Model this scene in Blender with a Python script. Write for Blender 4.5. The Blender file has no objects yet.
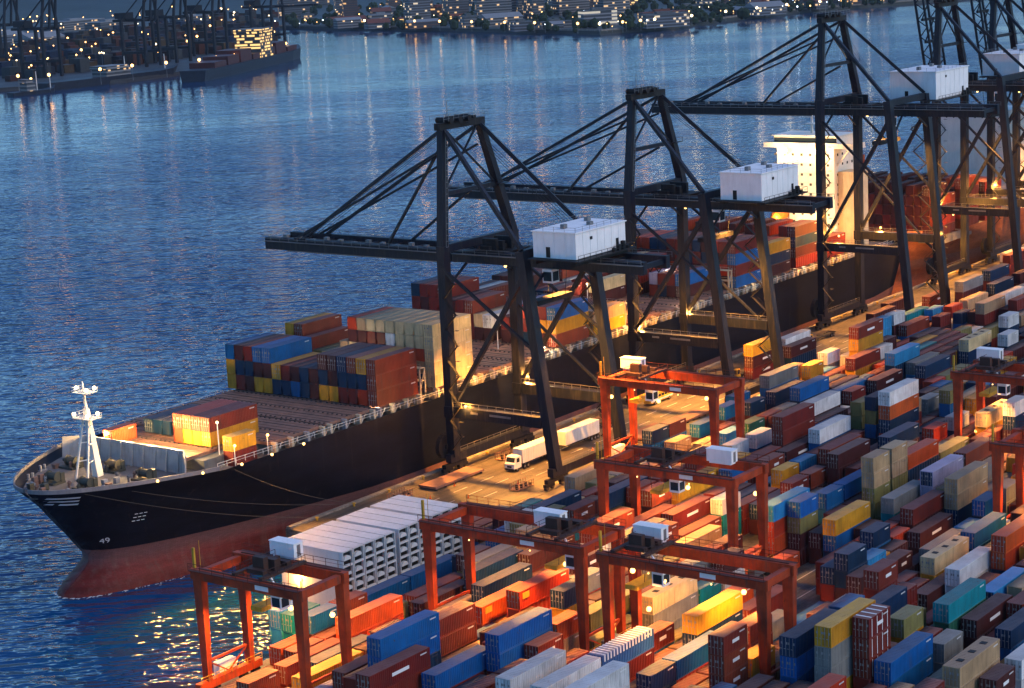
# container terminal at dusk
SUNEL,SUNAZ=38.,-80.
SKYTINT=(.53,.80,1.06); SKYSTR=.108
SUNSTR=.8; SUNANG=30; SUNCOL=(1.,.72,.44)
EXPO=.82
WBUMP=.62
HAZE=.00002
FLOODW=230000.; LP_=16000.; RTGW=6000.; MASTW=900.; DECKW=1100.; TOWW=4200.; GLINT=2500.; BRKW=8000.; OVERS=26000.
FARW=140.; WINS=.6; FARG_S=4.
STACKS = [
    (214.9, 25, 0, 0, 0, 0, 1, 1), (206.9, 22, 0, 0, 3, 0, 0), (218.2, 21, 0, 0, 3, 3, 0, 1), (233.5, 26, 0, 1, 2, 0, 2), (235.3, 24, 0, 1, 2, 2, 0, 1), (236.7, 31, 0, 0, 1, 1),
    (231.2, 29, 0, 0, 9, 9), (239.1, 32, 0, 0, 0, 1), (196.5, 23, 0, 0, 0, 0, 1, 8), (213.6, 27, 0, 0, 0, 1), (204.9, 17, 0, 0, 7, 7, 8, 8), (219.0, 31, 0, 0, 2, 2, 0),
    (202.6, 24, 0, 0, 3, 3, 4, 8, 1), (241.7, 28, 0, 0, 4, 4, 0), (258.3, 29, 0, 0, 1, 0, 4), (247.4, 30, 0, 0, 4, 4, 3), (238.6, 22, 1, 0, 4, 10, 0, 4), (251.8, 24, 1, 0, 8, 2, 13),
    (204.8, 15, 0, 0, 7, 8, 8, 8), (198.5, 12, 0, 0, 7, 7, 8, 3, 1), (242.1, 21, 0, 0, 11), (218.3, 15, 0, 0, 15, 0, 0, 8), (235.3, 16, 1, 4, 0, 3, 4), (249.8, 19, 0, 3, 12, 8, 8),
    (228.3, 13, 0, 0, 3, 2, 2), (221.5, 13, 1, 0, 4, 4, 0), (238.6, 14, 0, 0, 10, 4, 4, 0), (226.3, 10, 1, 4, 0, 0, 0, 0, 8), (238.7, 11, 1, 4, 0, 0, 0, 0), (230.5, 7, 0, 2, 4, 3, 3, 0, 3),
    (263.7, 19, 1, 0, 6, 6), (264.1, 17, 1, 0, 2, 0), (258.7, 15, 0, 0, 0, 1), (255.2, 13, 1, 0, 8, 3), (244.7, 7, 1, 0, 3, 10, 8, 8, 10), (229.4, 5, 0, 0, 10, 8, 8, 10, 4, 8),
    (241.5, 6, 1, 0, 0, 0, 0, 0, 1), (234.8, 4, 1, 5, 0, 0, 0, 0, 1, 1), (235.1, 3, 0, 0, 3, 3, 4, 4), (258.8, 6, 1, 0, 11, 11, 13), (273.2, 11, 1, 0, 1, 1, 4), (261.5, 8, 1, 4, 0, 0, 1, 1, 1),
    (260.3, 4, 0, 0, 6, 13, 1, 3), (278.1, 8, 0, 0, 1, 1), (251.5, 5, 1, 0, 11, 10, 1, 8), (251.7, 4, 1, 0, 0, 0, 1), (252.0, 3, 1, 0, 8, 8, 8), (263.4, 3, 0, 0, 1, 1, 4),
    (276.3, 4, 0, 2, 5, 8, 4), (261.8, 1, 0, 0, 4, 3, 3), (237.6, 0, 0, 3, 9, 9, 10, 10), (242.6, -1, 1, 0, 1, 1, 0), (251.3, -1, 0, 0, 7, 7, 8), (280.2, 3, 1, 0, 9, 10, 10),
    (273.0, 2, 1, 0, 0, 0, 1), (322.6, 13, 0, 0, 9, 9, 4, 4), (325.1, 15, 0, 2, 14, 14, 3, 3), (310.8, 14, 0, 0, 0, 1, 4), (307.2, 13, 0, 0, 1, 1), (295.5, 14, 1, 0, 4, 3, 3),
    (291.3, 12, 1, 0, 1, 1), (287.4, 9, 0, 8, 12, 10, 10), (302.8, 9, 0, 0, 3, 4, 8), (283.8, 7, 0, 0, 7, 7, 0), (294.9, 6, 0, 0, 2, 2, 4, 4), (315.3, 16, 0, 0, 8, 6, 4),
    (327.0, 18, 1, 0, 9, 9, 11, 11, 3), (302.6, 8, 0, 0, 8, 1), (299.4, 11, 0, 0, 8, 1), (320.9, 11, 1, 0, 3, 4, 4), (342.8, 14, 1, 0, 8, 8, 4), (330.3, 11, 1, 0, 8, 8, 3),
    (333.8, 18, 0, 0, 2, 4, 2, 0), (293.2, 20, 0, 0, 5, 2, 2, 0), (297.3, 19, 1, 0, 3, 11, 1, 1), (312.8, 20, 1, 0, 3, 3, 4), (299.0, 17, 0, 0, 10, 3, 4), (274.9, 12, 1, 0, 4, 4, 1, 1),
    (316.1, 23, 1, 4, 0, 1, 1), (323.3, 23, 1, 0, 0, 1, 4), (323.2, 25, 1, 0, 10, 10, 1), (328.1, 27, 1, 0, 0, 0, 1), (328.6, 22, 0, 0, 1, 1, 1, 1), (319.6, 18, 1, 0, 9, 9, 11, 11, 11),
    (299.2, 18, 1, 0, 1, 1), (343.7, 26, 0, 0, 7, 3, 4, 4), (362.1, 30, 0, 0, 7, 1, 1, 4), (339.6, 28, 0, 0, 0, 0, 1, 4, 8), (373.9, 33, 0, 0, 3, 4, 4, 1), (381.8, 37, 0, 0, 8, 3, 10, 4),
    (406.1, 38, 1, 0, 10, 10, 0), (420.1, 39, 1, 0, 7, 8, 1), (395.2, 39, 0, 0, 9, 9, 3), (379.2, 36, 0, 0, 4, 4, 1), (368.1, 36, 1, 0, 4, 1, 0), (352.0, 33, 1, 0, 13, 1, 3),
    (344.5, 31, 1, 7, 7, 3, 3), (417.0, 36, 0, 0, 0, 10, 3), (430.2, 39, 0, 0, 7, 9), (442.9, 47, 0, 0, 7, 1), (434.7, 45, 0, 0, 1, 4), (432.0, 48, 1, 0, 4),
    (386.6, 31, 1, 0, 0, 1, 1), (367.5, 27, 1, 0, 11, 11, 4, 4), (362.2, 25, 1, 0, 4, 11, 3, 4, 1), (420.9, 46, 0, 0, 10, 1, 0), (356.6, 23, 0, 6, 7, 2, 4, 2, 2, 1), (404.6, 28, 0, 0, 4, 0, 1, 1),
    (413.5, 32, 0, 0, 5, 4, 4, 1), (430.4, 36, 1, 0, 7, 8, 1), (384.7, 23, 1, 0, 11, 3, 4, 4), (386.7, 25, 1, 0, 8, 8, 1), (363.9, 21, 1, 0, 2, 2, 1), (434.3, 29, 0, 8, 12, 4, 4, 1),
    (430.1, 30, 0, 0, 1, 4, 4), (369.6, 18, 0, 8, 12, 10, 0, 0), (374.7, 21, 1, 0, 7, 4, 1), (369.5, 16, 1, 7, 7, 4, 1, 1, 1), (443.3, 27, 1, 7, 7, 4, 1, 1), (395.0, 21, 1, 0, 1, 0, 4),
    (391.1, 22, 1, 0, 10, 10, 1), (418.3, 31, 0, 0, 8, 5, 4), (398.4, 31, 0, 0, 1, 4, 3), (377.5, 17, 1, 0, 8, 4), (424.7, 37, 0, 0, 0, 10, 10, 8, 0), (448.2, 39, 1, 0, 5, 5, 1, 4),
    (455.9, 39, 1, 0, 7, 1, 4, 0), (457.2, 38, 0, 0, 0, 3, 1), (470.5, 37, 1, 0, 0, 1, 4), (469.4, 40, 0, 0, 6, 1, 1), (478.9, 39, 1, 0, 5, 1, 4), (494.1, 38, 0, 0, 12, 4, 1),
    (477.6, 34, 0, 0, 9, 0, 1, 1), (491.1, 34, 0, 0, 7, 5, 4, 4), (504.4, 40, 0, 0, 8, 1, 1, 3), (509.0, 44, 0, 0, 0, 1), (522.7, 40, 0, 0, 4, 1, 8, 8), (583.6, 47, 0, 0, 7, 1),
    (518.7, 39, 0, 0, 4, 1, 1), (476.9, 36, 1, 0, 4, 3, 1), (479.4, 35, 1, 0, 1, 4, 4), (564.8, 44, 0, 0, 0, 0, 1), (536.7, 39, 0, 0, 1, 0, 4), (507.7, 45, 0, 0, 7),
    (484.5, 32, 0, 0, 0, 4, 1, 1), (495.5, 46, 0, 0, 1, 1), (480.7, 45, 0, 0, 1, 7), (450.8, 28, 1, 7, 7, 4, 4, 1, 1), (356.6, 38, 0, 0, 3, 1), (338.1, 38, 1, 0, 4, 3, 1),
    (362.4, 37, 1, 0, 3, 1, 3), (371.9, 38, 1, 0, 3, 3, 1), (341.8, 37, 1, 0, 9, 8), (291.6, 28, 1, 4, 0, 1, 1, 1), (300.4, 31, 1, 0, 0, 1, 1), (289.0, 26, 0, 0, 0, 1, 1),
    (279.6, 25, 1, 4, 0, 1, 4), (273.6, 26, 0, 0, 8, 1, 3), (301.0, 25, 1, 0, 7, 6, 6), (282.4, 24, 0, 0, 9, 9), (305.5, 29, 0, 0, 10, 10, 1), (301.9, 33, 1, 0, 1, 1, 4),
    (295.5, 32, 0, 0, 4, 4, 1), (216.3, 34, 1, 0, 6, 6, 3), (216.7, 35, 1, 0, 5, 5, 3), (217.4, 33, 1, 0, 3, 1, 1), (208.2, 30, 0, 0, 4, 9), (201.4, 26, 0, 0, 0, 1, 1),
    (202.3, 29, 0, 0, 10, 4), (204.8, 31, 0, 0, 0, 0), (200.3, 25, 0, 0, 0, 0, 1), (200.1, 27, 0, 0, 14, 0), (226.4, 0, 1, 0, 0, 9, 11, 9), (251.2, 0, 0, 0, 10, 0),
    (264.8, 0, 0, 0, 1, 1), (278.4, 0, 0, 0, 0, 0), (224.1, 1, 0, 0, 0, 1, 9), (237.7, 1, 0, 0, 9, 0, 3), (251.3, 1, 1, 0, 0, 9, 0), (276.1, 1, 0, 0, 0, 9),
    (289.7, 1, 0, 0, 0, 1, 1, 0), (223.0, 2, 0, 0, 9, 8, 9), (236.6, 2, 0, 0, 0, 11), (250.2, 2, 0, 0, 0, 9), (263.8, 2, 1, 0, 2, 1), (280.2, 2, 1, 0, 9, 10),
    (287.1, 2, 1, 0, 0, 1, 10), (293.9, 2, 0, 0, 2, 1, 4), (220.8, 3, 0, 0, 0, 11, 1), (287.2, 3, 0, 0, 0, 8, 5), (300.8, 3, 1, 0, 9, 0, 7, 1), (221.6, 4, 1, 0, 2, 0, 6, 0),
    (241.6, 4, 1, 0, 0, 1), (290.5, 4, 0, 0, 0, 0, 7), (304.1, 4, 0, 0, 9, 1, 0), (217.2, 5, 1, 0, 0, 1), (243.3, 5, 1, 0, 1, 11, 9), (258.5, 5, 0, 0, 1, 8),
    (272.1, 5, 0, 0, 0, 11), (285.7, 5, 0, 0, 0, 0), (299.3, 5, 1, 0, 10, 7, 0), (306.2, 5, 0, 0, 0, 0, 3), (319.8, 5, 0, 0, 0, 0, 0, 10), (217.2, 6, 0, 0, 1, 0, 7),
    (230.8, 6, 1, 0, 1, 10), (248.5, 6, 1, 0, 1, 1, 0), (266.1, 6, 1, 0, 2, 1), (273.0, 6, 0, 0, 2, 8), (286.6, 6, 1, 0, 0, 9), (309.0, 6, 0, 0, 7, 9, 6, 0),
    (322.6, 6, 0, 0, 11, 2, 0), (215.5, 7, 0, 0, 1, 0, 9), (251.9, 7, 0, 0, 4, 1, 0, 0), (265.5, 7, 0, 0, 0), (298.3, 7, 0, 0, 1), (311.9, 7, 0, 0, 0, 10),
    (325.5, 7, 0, 0, 0, 9, 1, 1), (216.5, 8, 0, 0, 1, 2, 0), (243.8, 8, 1, 0, 0, 9), (250.7, 8, 1, 0, 3, 7, 1, 1), (268.3, 8, 1, 0, 0, 0, 7), (292.0, 8, 1, 0, 1, 2),
    (316.8, 8, 0, 0, 1, 2, 3), (330.4, 8, 1, 0, 2, 1), (337.3, 8, 1, 0, 1, 0, 0), (344.1, 8, 1, 0, 9, 0, 1), (211.4, 9, 0, 0, 3, 7, 1), (225.0, 9, 1, 0, 3, 3),
    (245.1, 9, 1, 0, 7, 8, 1), (251.9, 9, 0, 0, 0, 1), (265.5, 9, 0, 0, 11, 11), (279.1, 9, 1, 0, 0, 1), (330.4, 9, 0, 0, 3, 11, 8), (208.5, 10, 0, 0, 4, 1, 0),
    (234.1, 10, 1, 0, 10, 0, 0), (240.9, 10, 0, 0, 9, 11), (254.5, 10, 1, 0, 1, 1, 8), (261.4, 10, 1, 0, 0, 7), (268.2, 10, 0, 0, 1, 0), (281.8, 10, 1, 0, 0, 1),
    (288.7, 10, 1, 0, 9), (295.5, 10, 0, 0, 8), (309.1, 10, 1, 0, 0, 1), (330.4, 10, 0, 0, 0, 1), (344.0, 10, 0, 0, 1, 0), (357.6, 10, 0, 0, 9, 9),
    (208.1, 11, 0, 0, 2, 6), (221.7, 11, 0, 0, 1, 10), (246.1, 11, 0, 0, 9), (259.7, 11, 0, 0, 7, 1), (280.5, 11, 0, 0, 1), (313.3, 11, 1, 0, 5, 7),
    (338.2, 11, 0, 0, 10, 4, 0), (351.8, 11, 0, 0, 1, 7, 7), (212.0, 12, 0, 0, 0, 0), (225.6, 12, 1, 0, 0, 0), (232.4, 12, 0, 0, 0, 8), (246.0, 12, 1, 0, 0),
    (252.9, 12, 0, 0, 1), (266.5, 12, 1, 0, 5), (281.7, 12, 1, 0, 5, 1, 9), (298.2, 12, 0, 0, 1), (311.8, 12, 1, 0, 1), (332.3, 12, 0, 0, 0, 3),
    (345.9, 12, 0, 0, 2, 9, 0), (359.5, 12, 0, 0, 1, 10), (373.1, 12, 0, 0, 0, 1, 0, 1), (205.5, 13, 0, 0, 1, 1), (241.9, 13, 1, 0, 0, 8), (262.0, 13, 0, 0, 5),
    (275.6, 13, 1, 0, 4, 0, 1), (282.4, 13, 0, 0, 10, 11), (296.0, 13, 1, 0, 1, 0), (336.5, 13, 0, 0, 8, 11), (350.1, 13, 1, 0, 10, 6, 3), (356.9, 13, 0, 0, 3, 0, 4),
    (370.5, 13, 0, 0, 0, 1, 0), (384.1, 13, 0, 0, 9, 4), (203.9, 14, 0, 0, 9, 5, 9), (217.5, 14, 0, 0, 4, 6), (231.1, 14, 1, 0, 1, 1), (252.4, 14, 0, 0, 1),
    (281.0, 14, 0, 0, 0, 1), (303.0, 14, 1, 0, 2, 7), (325.4, 14, 1, 0, 9, 0, 0), (332.3, 14, 1, 0, 11, 0), (349.9, 14, 0, 0, 0, 0), (363.5, 14, 0, 0, 0, 9),
    (377.1, 14, 0, 0, 1, 0, 0, 9), (390.7, 14, 1, 0, 1, 0, 3), (232.1, 15, 1, 0, 0, 1), (239.0, 15, 1, 0, 1, 6), (245.8, 15, 1, 0, 2, 3), (285.1, 15, 0, 0, 0, 0),
    (298.7, 15, 0, 0, 2, 0), (312.3, 15, 1, 0, 0, 7), (339.5, 15, 0, 0, 0, 1, 1, 0), (353.1, 15, 0, 0, 0, 2), (366.7, 15, 0, 0, 0), (380.3, 15, 0, 0, 3, 1, 1),
    (393.9, 15, 0, 0, 0, 4), (199.6, 16, 0, 0, 1, 1, 0), (213.2, 16, 0, 0, 1, 7), (226.8, 16, 1, 0, 1, 1), (242.0, 16, 0, 0, 11, 0), (255.6, 16, 0, 0, 4),
    (272.2, 16, 1, 0, 1, 0), (291.1, 16, 0, 0, 2), (304.7, 16, 1, 0, 1, 0), (329.5, 16, 0, 0, 1, 0), (343.1, 16, 1, 0, 1, 2, 4), (350.0, 16, 0, 0, 0, 1),
    (376.8, 16, 1, 0, 9), (383.6, 16, 0, 0, 11, 9), (397.2, 16, 0, 0, 9, 4), (332.7, 17, 0, 0, 1, 9), (346.3, 17, 0, 0, 0, 9), (359.9, 17, 1, 0, 0, 0, 1),
    (366.8, 17, 1, 0, 0, 4, 8), (384.4, 17, 0, 0, 1, 0, 1, 0), (398.0, 17, 1, 0, 7, 1, 9), (404.9, 17, 0, 0, 0, 3, 0, 1), (418.5, 17, 1, 0, 11, 9), (347.9, 18, 0, 0, 11, 1, 5),
    (361.5, 18, 1, 0, 9, 7), (384.0, 18, 1, 0, 1, 10, 4), (390.8, 18, 1, 0, 9, 0), (397.7, 18, 0, 0, 9, 1), (411.3, 18, 1, 0, 0, 9, 7), (418.1, 18, 1, 0, 1, 0),
    (425.0, 18, 0, 0, 7, 1, 0), (198.6, 19, 0, 0, 0, 0, 0), (212.2, 19, 1, 0, 0, 1, 3), (219.0, 19, 0, 0, 0, 0), (271.5, 19, 1, 0, 1, 7, 3), (290.4, 19, 1, 0, 2),
    (310.4, 19, 1, 0, 0, 3), (317.3, 19, 0, 0, 0, 0), (330.9, 19, 0, 0, 9, 9, 4, 9), (344.5, 19, 1, 0, 9, 10, 8), (351.3, 19, 0, 0, 6, 0), (379.3, 19, 0, 0, 1, 1),
    (392.9, 19, 0, 0, 1, 2, 1), (406.5, 19, 1, 0, 1, 1, 0, 1), (413.4, 19, 0, 0, 4, 9, 9, 11), (427.0, 19, 1, 0, 9, 9), (196.1, 20, 1, 0, 8, 5), (202.9, 20, 0, 0, 2, 3),
    (216.5, 20, 1, 0, 2, 7), (223.4, 20, 1, 0, 0, 1, 5), (248.2, 20, 0, 0, 1), (261.8, 20, 0, 0, 8, 0, 9), (319.8, 20, 0, 0, 3, 1, 11), (333.4, 20, 0, 0, 9, 9, 1),
    (347.0, 20, 0, 0, 4, 0), (360.6, 20, 1, 0, 3, 0), (367.5, 20, 1, 0, 9, 3), (374.3, 20, 0, 0, 0, 0), (387.9, 20, 1, 0, 9, 8), (394.8, 20, 0, 0, 4, 1),
    (408.4, 20, 0, 0, 11, 0, 1), (422.0, 20, 0, 0, 11, 10, 0, 1), (435.6, 20, 0, 0, 10, 0, 11), (196.6, 21, 0, 0, 1, 0), (210.2, 21, 1, 0, 4, 0), (232.7, 21, 1, 0, 2, 9, 9),
    (256.3, 21, 0, 0, 0, 0), (269.9, 21, 1, 0, 1, 0), (276.8, 21, 1, 0, 1, 3), (283.6, 21, 0, 0, 2), (303.2, 21, 1, 0, 9, 10), (310.1, 21, 1, 0, 4, 1),
    (316.9, 21, 0, 0, 0, 1), (330.5, 21, 0, 0, 0, 1, 9), (344.1, 21, 0, 0, 4, 1, 1, 9), (381.7, 21, 1, 0, 0, 1), (401.8, 21, 0, 0, 0, 1, 1, 4), (415.4, 21, 1, 0, 7, 2),
    (422.2, 21, 0, 0, 3, 4, 1, 4), (435.8, 21, 0, 0, 7, 0, 1), (452.4, 21, 1, 0, 5, 1, 0), (196.3, 22, 1, 0, 2, 0), (221.1, 22, 0, 0, 2, 1, 7), (245.5, 22, 0, 0, 11, 3),
    (259.1, 22, 0, 0, 3, 10), (272.7, 22, 0, 0, 0, 10), (286.3, 22, 1, 0, 1, 1), (305.2, 22, 0, 0, 7, 0), (318.8, 22, 1, 0, 8, 10), (342.4, 22, 0, 0, 0, 1, 0),
    (356.0, 22, 1, 0, 0, 0), (362.9, 22, 0, 0, 0, 4), (376.5, 22, 0, 0, 0, 0), (398.5, 22, 0, 0, 0, 2, 1), (412.1, 22, 1, 0, 6, 1, 0), (418.9, 22, 0, 0, 9, 8),
    (432.5, 22, 1, 0, 11, 1, 10, 4), (439.4, 22, 1, 0, 8, 0, 8, 0), (446.2, 22, 0, 0, 0, 6, 0), (210.7, 23, 1, 0, 0, 1), (217.5, 23, 1, 0, 10, 0), (224.4, 23, 0, 0, 1, 0, 0),
    (238.0, 23, 0, 0, 9, 0), (251.6, 23, 0, 0, 1, 0), (265.2, 23, 1, 0, 9, 0, 0), (272.0, 23, 1, 0, 11, 2), (278.9, 23, 0, 0, 0), (307.5, 23, 1, 0, 1, 0),
    (331.1, 23, 0, 0, 0, 1, 0, 0), (370.9, 23, 0, 0, 4, 0), (391.7, 23, 0, 0, 9, 9, 1), (405.3, 23, 1, 0, 5, 11, 8), (412.1, 23, 0, 0, 0, 9), (425.7, 23, 1, 0, 11, 0, 11),
    (432.6, 23, 0, 0, 6, 0), (446.2, 23, 1, 0, 0, 5), (453.0, 23, 1, 0, 0, 0), (459.9, 23, 1, 0, 7, 0, 11, 2), (216.3, 24, 0, 0, 9, 9), (258.7, 24, 0, 0, 0, 7),
    (272.3, 24, 1, 0, 4, 8), (309.6, 24, 0, 0, 4, 1), (323.2, 24, 0, 0, 0, 8), (336.8, 24, 0, 0, 9, 5, 1), (364.1, 24, 0, 0, 9, 0, 2, 3), (377.7, 24, 1, 0, 1, 6),
    (384.6, 24, 1, 0, 0, 11), (391.4, 24, 0, 0, 1, 0), (405.0, 24, 0, 0, 4, 4, 0), (418.6, 24, 1, 0, 0, 1), (425.5, 24, 0, 0, 1, 0), (439.1, 24, 0, 0, 2, 9, 1),
    (452.7, 24, 1, 0, 0, 8, 2), (459.5, 24, 1, 0, 8, 8), (466.4, 24, 0, 0, 0, 1), (228.8, 25, 1, 0, 3, 1), (235.7, 25, 0, 0, 10, 0), (263.0, 25, 0, 0, 0, 4),
    (287.4, 25, 0, 0, 0, 1), (308.2, 25, 0, 0, 0, 0), (330.2, 25, 1, 0, 5, 9, 3), (337.0, 25, 0, 0, 0, 10, 3), (350.6, 25, 1, 0, 0, 4, 0), (369.5, 25, 0, 0, 9, 1, 9),
    (393.9, 25, 0, 0, 9, 9, 0), (407.5, 25, 0, 0, 8, 3, 1), (421.1, 25, 0, 0, 10, 7, 3), (434.7, 25, 0, 0, 4, 1), (448.3, 25, 0, 0, 0, 2), (461.9, 25, 1, 0, 4, 3, 0, 1),
    (468.7, 25, 0, 0, 1, 0, 4), (215.5, 26, 0, 0, 0), (247.1, 26, 0, 0, 9, 0), (260.7, 26, 1, 0, 1, 9, 10), (303.5, 26, 1, 0, 0, 7, 1), (310.4, 26, 0, 0, 4, 4),
    (324.0, 26, 0, 0, 5, 1), (358.0, 26, 1, 0, 0, 8), (364.8, 26, 0, 0, 0, 8), (378.4, 26, 0, 0, 4, 9), (392.0, 26, 1, 0, 1, 0, 9), (398.9, 26, 1, 0, 3, 5, 9),
    (405.7, 26, 0, 0, 6, 1), (419.3, 26, 1, 0, 5, 0), (426.2, 26, 0, 0, 2, 1, 7), (439.8, 26, 0, 0, 1, 8, 0), (453.4, 26, 0, 0, 1, 0, 1, 11), (467.0, 26, 1, 0, 1, 9),
    (473.8, 26, 1, 0, 5, 1), (480.7, 26, 0, 0, 10, 11, 2), (227.1, 27, 0, 0, 6), (240.7, 27, 1, 0, 0, 1), (247.6, 27, 0, 0, 2, 3), (261.2, 27, 1, 0, 3, 1),
    (268.0, 27, 0, 0, 0, 7, 0, 1), (281.6, 27, 0, 0, 0, 1, 1), (295.2, 27, 0, 0, 0, 2), (308.8, 27, 0, 0, 1, 0), (335.6, 27, 0, 0, 1, 1, 0), (349.2, 27, 0, 0, 11, 0, 11),
    (374.8, 27, 1, 0, 9, 9, 5), (381.7, 27, 0, 0, 8, 9, 11), (395.3, 27, 1, 0, 4, 7), (402.1, 27, 1, 0, 2, 3, 7), (409.0, 27, 0, 0, 11, 10, 1), (422.6, 27, 0, 0, 5, 2),
    (436.2, 27, 1, 0, 0, 0), (450.2, 27, 0, 0, 0, 0), (463.8, 27, 0, 0, 1, 1, 2, 11), (477.4, 27, 0, 0, 8, 1, 3), (209.8, 28, 1, 0, 9), (216.7, 28, 1, 0, 1, 0, 0),
    (255.2, 28, 0, 0, 0, 8), (268.8, 28, 1, 0, 1, 1), (298.5, 28, 0, 0, 9, 11), (312.1, 28, 1, 0, 4, 8), (318.9, 28, 1, 0, 3, 5, 11), (325.8, 28, 0, 0, 0, 1, 1),
    (353.8, 28, 0, 0, 3, 1, 1), (367.4, 28, 0, 0, 2, 3), (381.0, 28, 1, 0, 10, 0), (387.8, 28, 0, 0, 1, 8, 10), (418.2, 28, 0, 0, 3, 7), (431.8, 28, 1, 0, 0, 11),
    (438.7, 28, 1, 0, 0, 0), (457.5, 28, 0, 0, 1, 9), (471.1, 28, 1, 0, 1, 0), (478.0, 28, 0, 0, 0, 9, 0), (491.6, 28, 0, 0, 0, 10, 10), (216.1, 29, 1, 0, 1, 0),
    (222.9, 29, 1, 0, 6, 0), (245.4, 29, 1, 0, 2, 3), (272.6, 29, 0, 0, 11, 1), (286.2, 29, 0, 0, 0, 10), (319.0, 29, 0, 0, 10, 7, 0), (332.6, 29, 0, 0, 0, 0),
    (346.2, 29, 0, 0, 0, 1, 9), (359.8, 29, 0, 0, 1, 11, 1), (373.4, 29, 0, 0, 1, 3), (387.0, 29, 1, 0, 11, 0), (393.9, 29, 0, 0, 8, 1), (407.5, 29, 1, 0, 0, 0),
    (414.3, 29, 1, 0, 0, 1), (421.2, 29, 1, 0, 1, 1), (448.4, 29, 0, 0, 9), (462.0, 29, 1, 0, 11), (468.9, 29, 0, 0, 0, 0), (482.5, 29, 0, 0, 0, 0, 0),
    (496.1, 29, 1, 0, 0, 10), (502.9, 29, 0, 0, 0, 8, 1, 0), (197.9, 30, 1, 0, 7), (222.8, 30, 1, 0, 2, 4), (262.0, 30, 1, 0, 9, 9, 0, 4), (268.9, 30, 1, 0, 0, 1),
    (275.7, 30, 1, 0, 0, 3, 0, 10), (296.3, 30, 0, 0, 1, 1), (309.9, 30, 1, 0, 1, 4, 0), (316.7, 30, 1, 0, 0, 2, 4, 4), (323.6, 30, 0, 0, 1, 0), (337.2, 30, 0, 0, 0, 0),
    (350.8, 30, 1, 0, 0, 9), (375.6, 30, 0, 0, 1, 1), (389.2, 30, 0, 0, 0, 7), (402.8, 30, 0, 0, 0, 0), (416.4, 30, 0, 0, 7, 0), (444.4, 30, 0, 0, 8),
    (473.0, 30, 0, 0, 4, 0), (486.6, 30, 0, 0, 0, 3, 1), (513.9, 30, 0, 0, 9, 10, 7), (197.0, 31, 1, 0, 0, 0), (250.7, 31, 0, 0, 8, 11, 1), (264.3, 31, 0, 0, 11, 1, 1, 4),
    (277.9, 31, 0, 0, 11, 9), (291.5, 31, 1, 0, 10, 0), (307.9, 31, 1, 0, 0, 4, 1), (314.8, 31, 1, 0, 0, 2, 9), (321.6, 31, 0, 0, 10, 5, 3), (335.2, 31, 1, 0, 7, 0, 3),
    (351.7, 31, 0, 0, 1, 8), (365.3, 31, 0, 0, 9, 9, 4), (378.9, 31, 1, 0, 7, 8), (432.5, 31, 1, 0, 0, 1, 0), (439.4, 31, 1, 0, 1, 1, 0), (446.2, 31, 1, 0, 4, 5),
    (480.1, 31, 0, 0, 9, 1, 2), (493.7, 31, 0, 0, 0, 9, 2), (507.3, 31, 0, 0, 1, 0, 0), (520.9, 31, 1, 0, 1, 8), (527.7, 31, 0, 0, 9, 8, 1), (210.1, 32, 1, 0, 0, 7),
    (216.9, 32, 0, 0, 0, 3), (230.5, 32, 1, 0, 11, 0), (253.0, 32, 1, 0, 1, 11, 8), (259.8, 32, 1, 0, 4, 2), (266.7, 32, 1, 0, 7, 11, 1, 9), (273.5, 32, 0, 0, 4, 5, 0, 1),
    (287.1, 32, 1, 0, 1, 1, 0), (309.6, 32, 1, 0, 0, 0, 0), (316.4, 32, 0, 0, 9, 11), (345.6, 32, 0, 0, 8, 0), (359.2, 32, 0, 0, 1, 0, 7), (372.8, 32, 0, 0, 0, 9, 1),
    (386.4, 32, 0, 0, 3, 1, 0), (400.0, 32, 1, 0, 1, 10), (427.3, 32, 0, 0, 0, 0, 0), (440.9, 32, 0, 0, 0, 4, 4), (498.6, 32, 0, 0, 11, 0, 0, 9), (512.2, 32, 1, 0, 7, 3, 7),
    (519.1, 32, 0, 0, 0, 0, 1, 0), (532.7, 32, 0, 0, 0, 1, 1), (196.6, 33, 0, 0, 1), (210.2, 33, 1, 0, 2, 0), (224.2, 33, 1, 0, 0, 1, 1), (231.1, 33, 0, 0, 4),
    (244.7, 33, 1, 0, 0), (251.5, 33, 0, 0, 9), (265.1, 33, 0, 0, 3, 11, 9), (278.7, 33, 0, 0, 9, 10, 0), (292.3, 33, 1, 0, 0, 0, 10), (308.8, 33, 0, 0, 0, 1, 0),
    (322.4, 33, 0, 0, 0, 1), (336.0, 33, 1, 0, 6, 0), (342.8, 33, 1, 0, 5, 1, 0), (359.3, 33, 1, 0, 0, 7, 0), (366.1, 33, 1, 0, 8, 11, 2), (388.6, 33, 0, 0, 1, 0, 0),
    (402.2, 33, 0, 0, 0, 1), (415.8, 33, 0, 0, 0, 0), (429.4, 33, 0, 0, 6, 6, 0), (443.0, 33, 0, 0, 0, 1, 10), (456.6, 33, 1, 0, 11, 0, 2), (472.4, 33, 0, 0, 11, 0),
    (486.0, 33, 0, 0, 1, 9, 2), (499.6, 33, 0, 0, 1, 0, 9), (513.2, 33, 0, 0, 7, 7, 7), (526.8, 33, 1, 0, 9, 3, 8), (533.7, 33, 0, 0, 1, 3, 7), (547.3, 33, 1, 0, 11, 9, 0),
    (238.7, 34, 1, 0, 0), (245.5, 34, 0, 0, 0), (259.1, 34, 0, 0, 4, 1), (272.7, 34, 1, 0, 0, 8, 0), (279.6, 34, 0, 0, 0, 9), (293.2, 34, 1, 0, 1, 2),
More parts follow.
